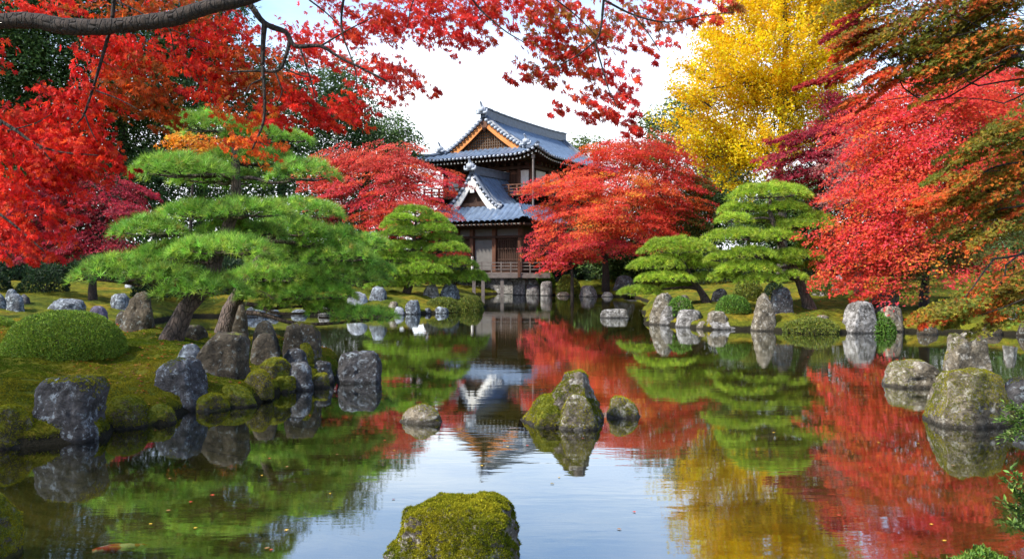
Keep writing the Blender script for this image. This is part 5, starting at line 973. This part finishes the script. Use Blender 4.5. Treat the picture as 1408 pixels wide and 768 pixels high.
for q in fb:
    c = P(q[0], q[1], D_ + q[4]); big = .036 if q[0] > 620 else .031
    sprays(cr_, ti, q[:5], D_, T7, big, (1.75 if q[0] > 600 else 1.45 if q[0] > 420 else 1.25) * q[6], [FA, FB, FC, FD, FO][q[5]], (c[0] - .6, c[1] + .2, 0), slope=-.45, per=12, length=(.25, .5), width=.45, depth=.28, tipdown=.75, flat=.3, thick=.06, jit=.2)
cr_.build('crown', M['leaf'], fm, False, np.vstack(ti))

# ------------------------------------------------------------------ sprigs reaching in over the right bank
def sprig(label, px, stems, D, leaf, pal, spread, n):
    x = (px - CX) / F * D; root = thing('leafy_sprig', (x, D, gz(x, D)), label, 'shrub'); st = MB(); mb = MB(); ti = []
    for sx, sy, dd in stems:
        e = P(sx, sy, D + dd); a = np.array([x, D, gz(x, D) - .03]); m_ = (a + e) / 2 + [0, 0, .12]; st.tube([a, m_, e], [.008, .006, .002], 5, 5)
        t_ = rng.uniform(.25, 1.05, n); b_ = a * ((1 - t_) ** 2)[:, None] + m_ * (2 * t_ * (1 - t_))[:, None] + e * (t_ ** 2)[:, None]; d = rng.normal(0, 1, (n, 3)); d[:, 2] = d[:, 2] * .5 + .15
        pos = b_ + nrm(d) * rng.uniform(.1, 1, (n, 1)) * spread; scatter(mb, TL, pos, nrm(d) + nrm(e - a) * .7, rng.normal(0, .5, (n, 3)) + [0, 0, 1], leaf * rng.uniform(.7, 1.2, n), palette(pal, n, 1, .25), ti)
    st.build('stem', M['maple_bark'], root, True); mb.build('foliage', M['green_leaf'], root, False, np.vstack(ti))
SG = [(.10, .18, .03, 3), (.16, .24, .05, 2), (.06, .12, .02, 2)]
sprig('feathery bright green twig at the right edge beside the big tan boulder', 1475, [(1378, 578, 0), (1388, 560, .1), (1382, 600, -.1), (1400, 590, 0), (1412, 570, 0)], 7.0, .045, SG, .09, 260)
sprig('small leaved green twig at the right edge above the bottom corner bush', 1465, [(1384, 660, 0), (1382, 690, .05), (1390, 645, 0), (1392, 718, -.1), (1400, 680, 0)], 4.7, .038, SG, .045, 150)

# ------------------------------------------------------------------ small things on and in the pond
d0 = HC * F / (743 - YH); kx = (166 - CX) / F * d0; kd = d0
koi = thing('koi', (kx, kd, -.03), 'white koi with red patches just under the surface at bottom left', 'fish')
m, t, b = newmat('koi_skin'); l = t.links.new; g = N(t, 'ShaderNodeTexCoord'); n1 = N(t, 'ShaderNodeTexNoise', i_Scale=14.0, i_Detail=2.0); l(g.outputs['Object'], n1.inputs['Vector']); r1 = ramp(t, [(.47, (.75, .70, .66)), (.53, (.65, .07, .03))]); l(n1.outputs['Fac'], r1.inputs[0]); l(r1.outputs[0], b.inputs['Base Color']); b.inputs['Roughness'].default_value = .4
s_ = np.linspace(0, 1, 14); body = np.stack([kx - .15 + .30 * s_, kd - .07 + .13 * s_ + .012 * np.sin(s_ * 6), -.045 + 0 * s_], 1); rr = .026 * np.sin(np.clip(s_ * .93 + .07, 0, 1) * pi) ** .75 + .004
mb = MB(); mb.tube(body, rr, 10, 1); mb.build('body', m, koi, True)
mb = MB(); e = body[0]; mb.add([e, e + [-.06, -.035, .02], e + [-.045, -.015, 0], e + [-.065, -.01, -.02]], np.array([[0, 1, 2], [0, 2, 3]])); mb.build('tail_fin', m, koi)
for s__ in (1, -1):
    q = body[9]; mb = MB(); mb.add([q + [0, s__ * .02, -.005], q + [-.045, s__ * .055, -.01], q + [-.03, s__ * .02, -.01]], np.array([[0, 1, 2]])); mb.build('fin', m, koi)
lm_ = {}
for nme, cc in (('red', (.45, .05, .02)), ('brown', (.28, .14, .05)), ('yellow', (.6, .38, .04))): lm_[nme] = plain('fallen_leaf_' + nme, cc, .6, .3, 30)
tv, tf = T7
fl = []
for k in range(48):
    px, py = rng.uniform(180, 1330), rng.choice([rng.uniform(460, 760), rng.uniform(600, 760)]); D2 = HC * F / (py - YH); x = (px - CX) / F * D2
    if sdist([x], [D2])[0] > -.15: continue
    a = rng.uniform(0, 6.28); s_ = rng.uniform(.018, .03); v = np.stack([tv[:, 0] * math.cos(a) - tv[:, 1] * math.sin(a), tv[:, 0] * math.sin(a) + tv[:, 1] * math.cos(a), tv[:, 2] * .5 + .16], 1) * s_
    o = MB().add(v, tf).build('fallen_leaf', lm_[['red', 'brown', 'yellow'][k % 3]]); o.location = (x, D2, .002); tag(o, 'single small fallen leaf floating on the open water', 'leaf', 'fallen leaves on the pond')

# ------------------------------------------------------------------ moss carpet on the near bank
n = 420000; y = rng.uniform(7, 19, n) ** 1.0; x = rng.uniform(-1, 0, n) * (y * .70) - .4; z = height(x, y); k = (z > .06) & (rng.random(n) < np.clip(11 / y, .3, 1) ** 1.5); x, y, z = x[k], y[k], z[k]; n = len(x)
p = np.stack([x, y, z], 1); hue = np.clip(.40 + 1.4 * fbm(p, .9, 51, 3) + .5 * fbm(p, 5, 52, 2) + rng.normal(0, .18, n), 0, 1)[:, None]; low = np.clip((.42 - z) / .3, 0, 1)[:, None]; hue = hue * (1 - .6 * low)
tint = (np.array([.075, .115, .010]) * (1 - hue) + np.array([.27, .22, .018]) * hue) * np.exp(rng.normal(0, .28, (n, 1)))
mb = MB(); ti = []; scatter(mb, TM, p, rng.normal(0, .4, (n, 3)) + [0, 0, 1], rng.normal(size=(n, 3)), rng.uniform(.011, .024, n), tint, ti)
tag(mb.build('moss', M['moss_blade'], None, False, np.vstack(ti)), 'yellow green moss carpet covering the bank under the big pine', 'moss', kind='stuff')

# ------------------------------------------------------------------ leaf litter on the banks
n = 9000; x = np.concatenate([rng.uniform(-9, -1, n // 2), rng.uniform(4, 17, n // 2)]); y = np.concatenate([rng.uniform(7.5, 19, n // 2), rng.uniform(20.5, 31, n // 2)]); z = height(x, y); k = (z > .16) & (fbm(np.stack([x, y, 0 * x], 1), .8, 77, 2) > -.15); p = np.stack([x, y, z + .015], 1)[k]; n = len(p)
mb = MB(); ti = []; scatter(mb, T5, p, rng.normal(size=(n, 3)) * [1, 1, .2], rng.normal(0, .25, (n, 3)) + [0, 0, 1], rng.uniform(.022, .042, n), palette([(.45, .05, .02, 3), (.35, .16, .04, 3), (.22, .10, .04, 3), (.6, .35, .04, 1)], n, 1, .3), ti)
tag(mb.build('fallen_leaves', M['leaf'], None, False, np.vstack(ti)), 'scattered fallen maple leaves lying on the mossy banks', 'leaf litter', kind='stuff')
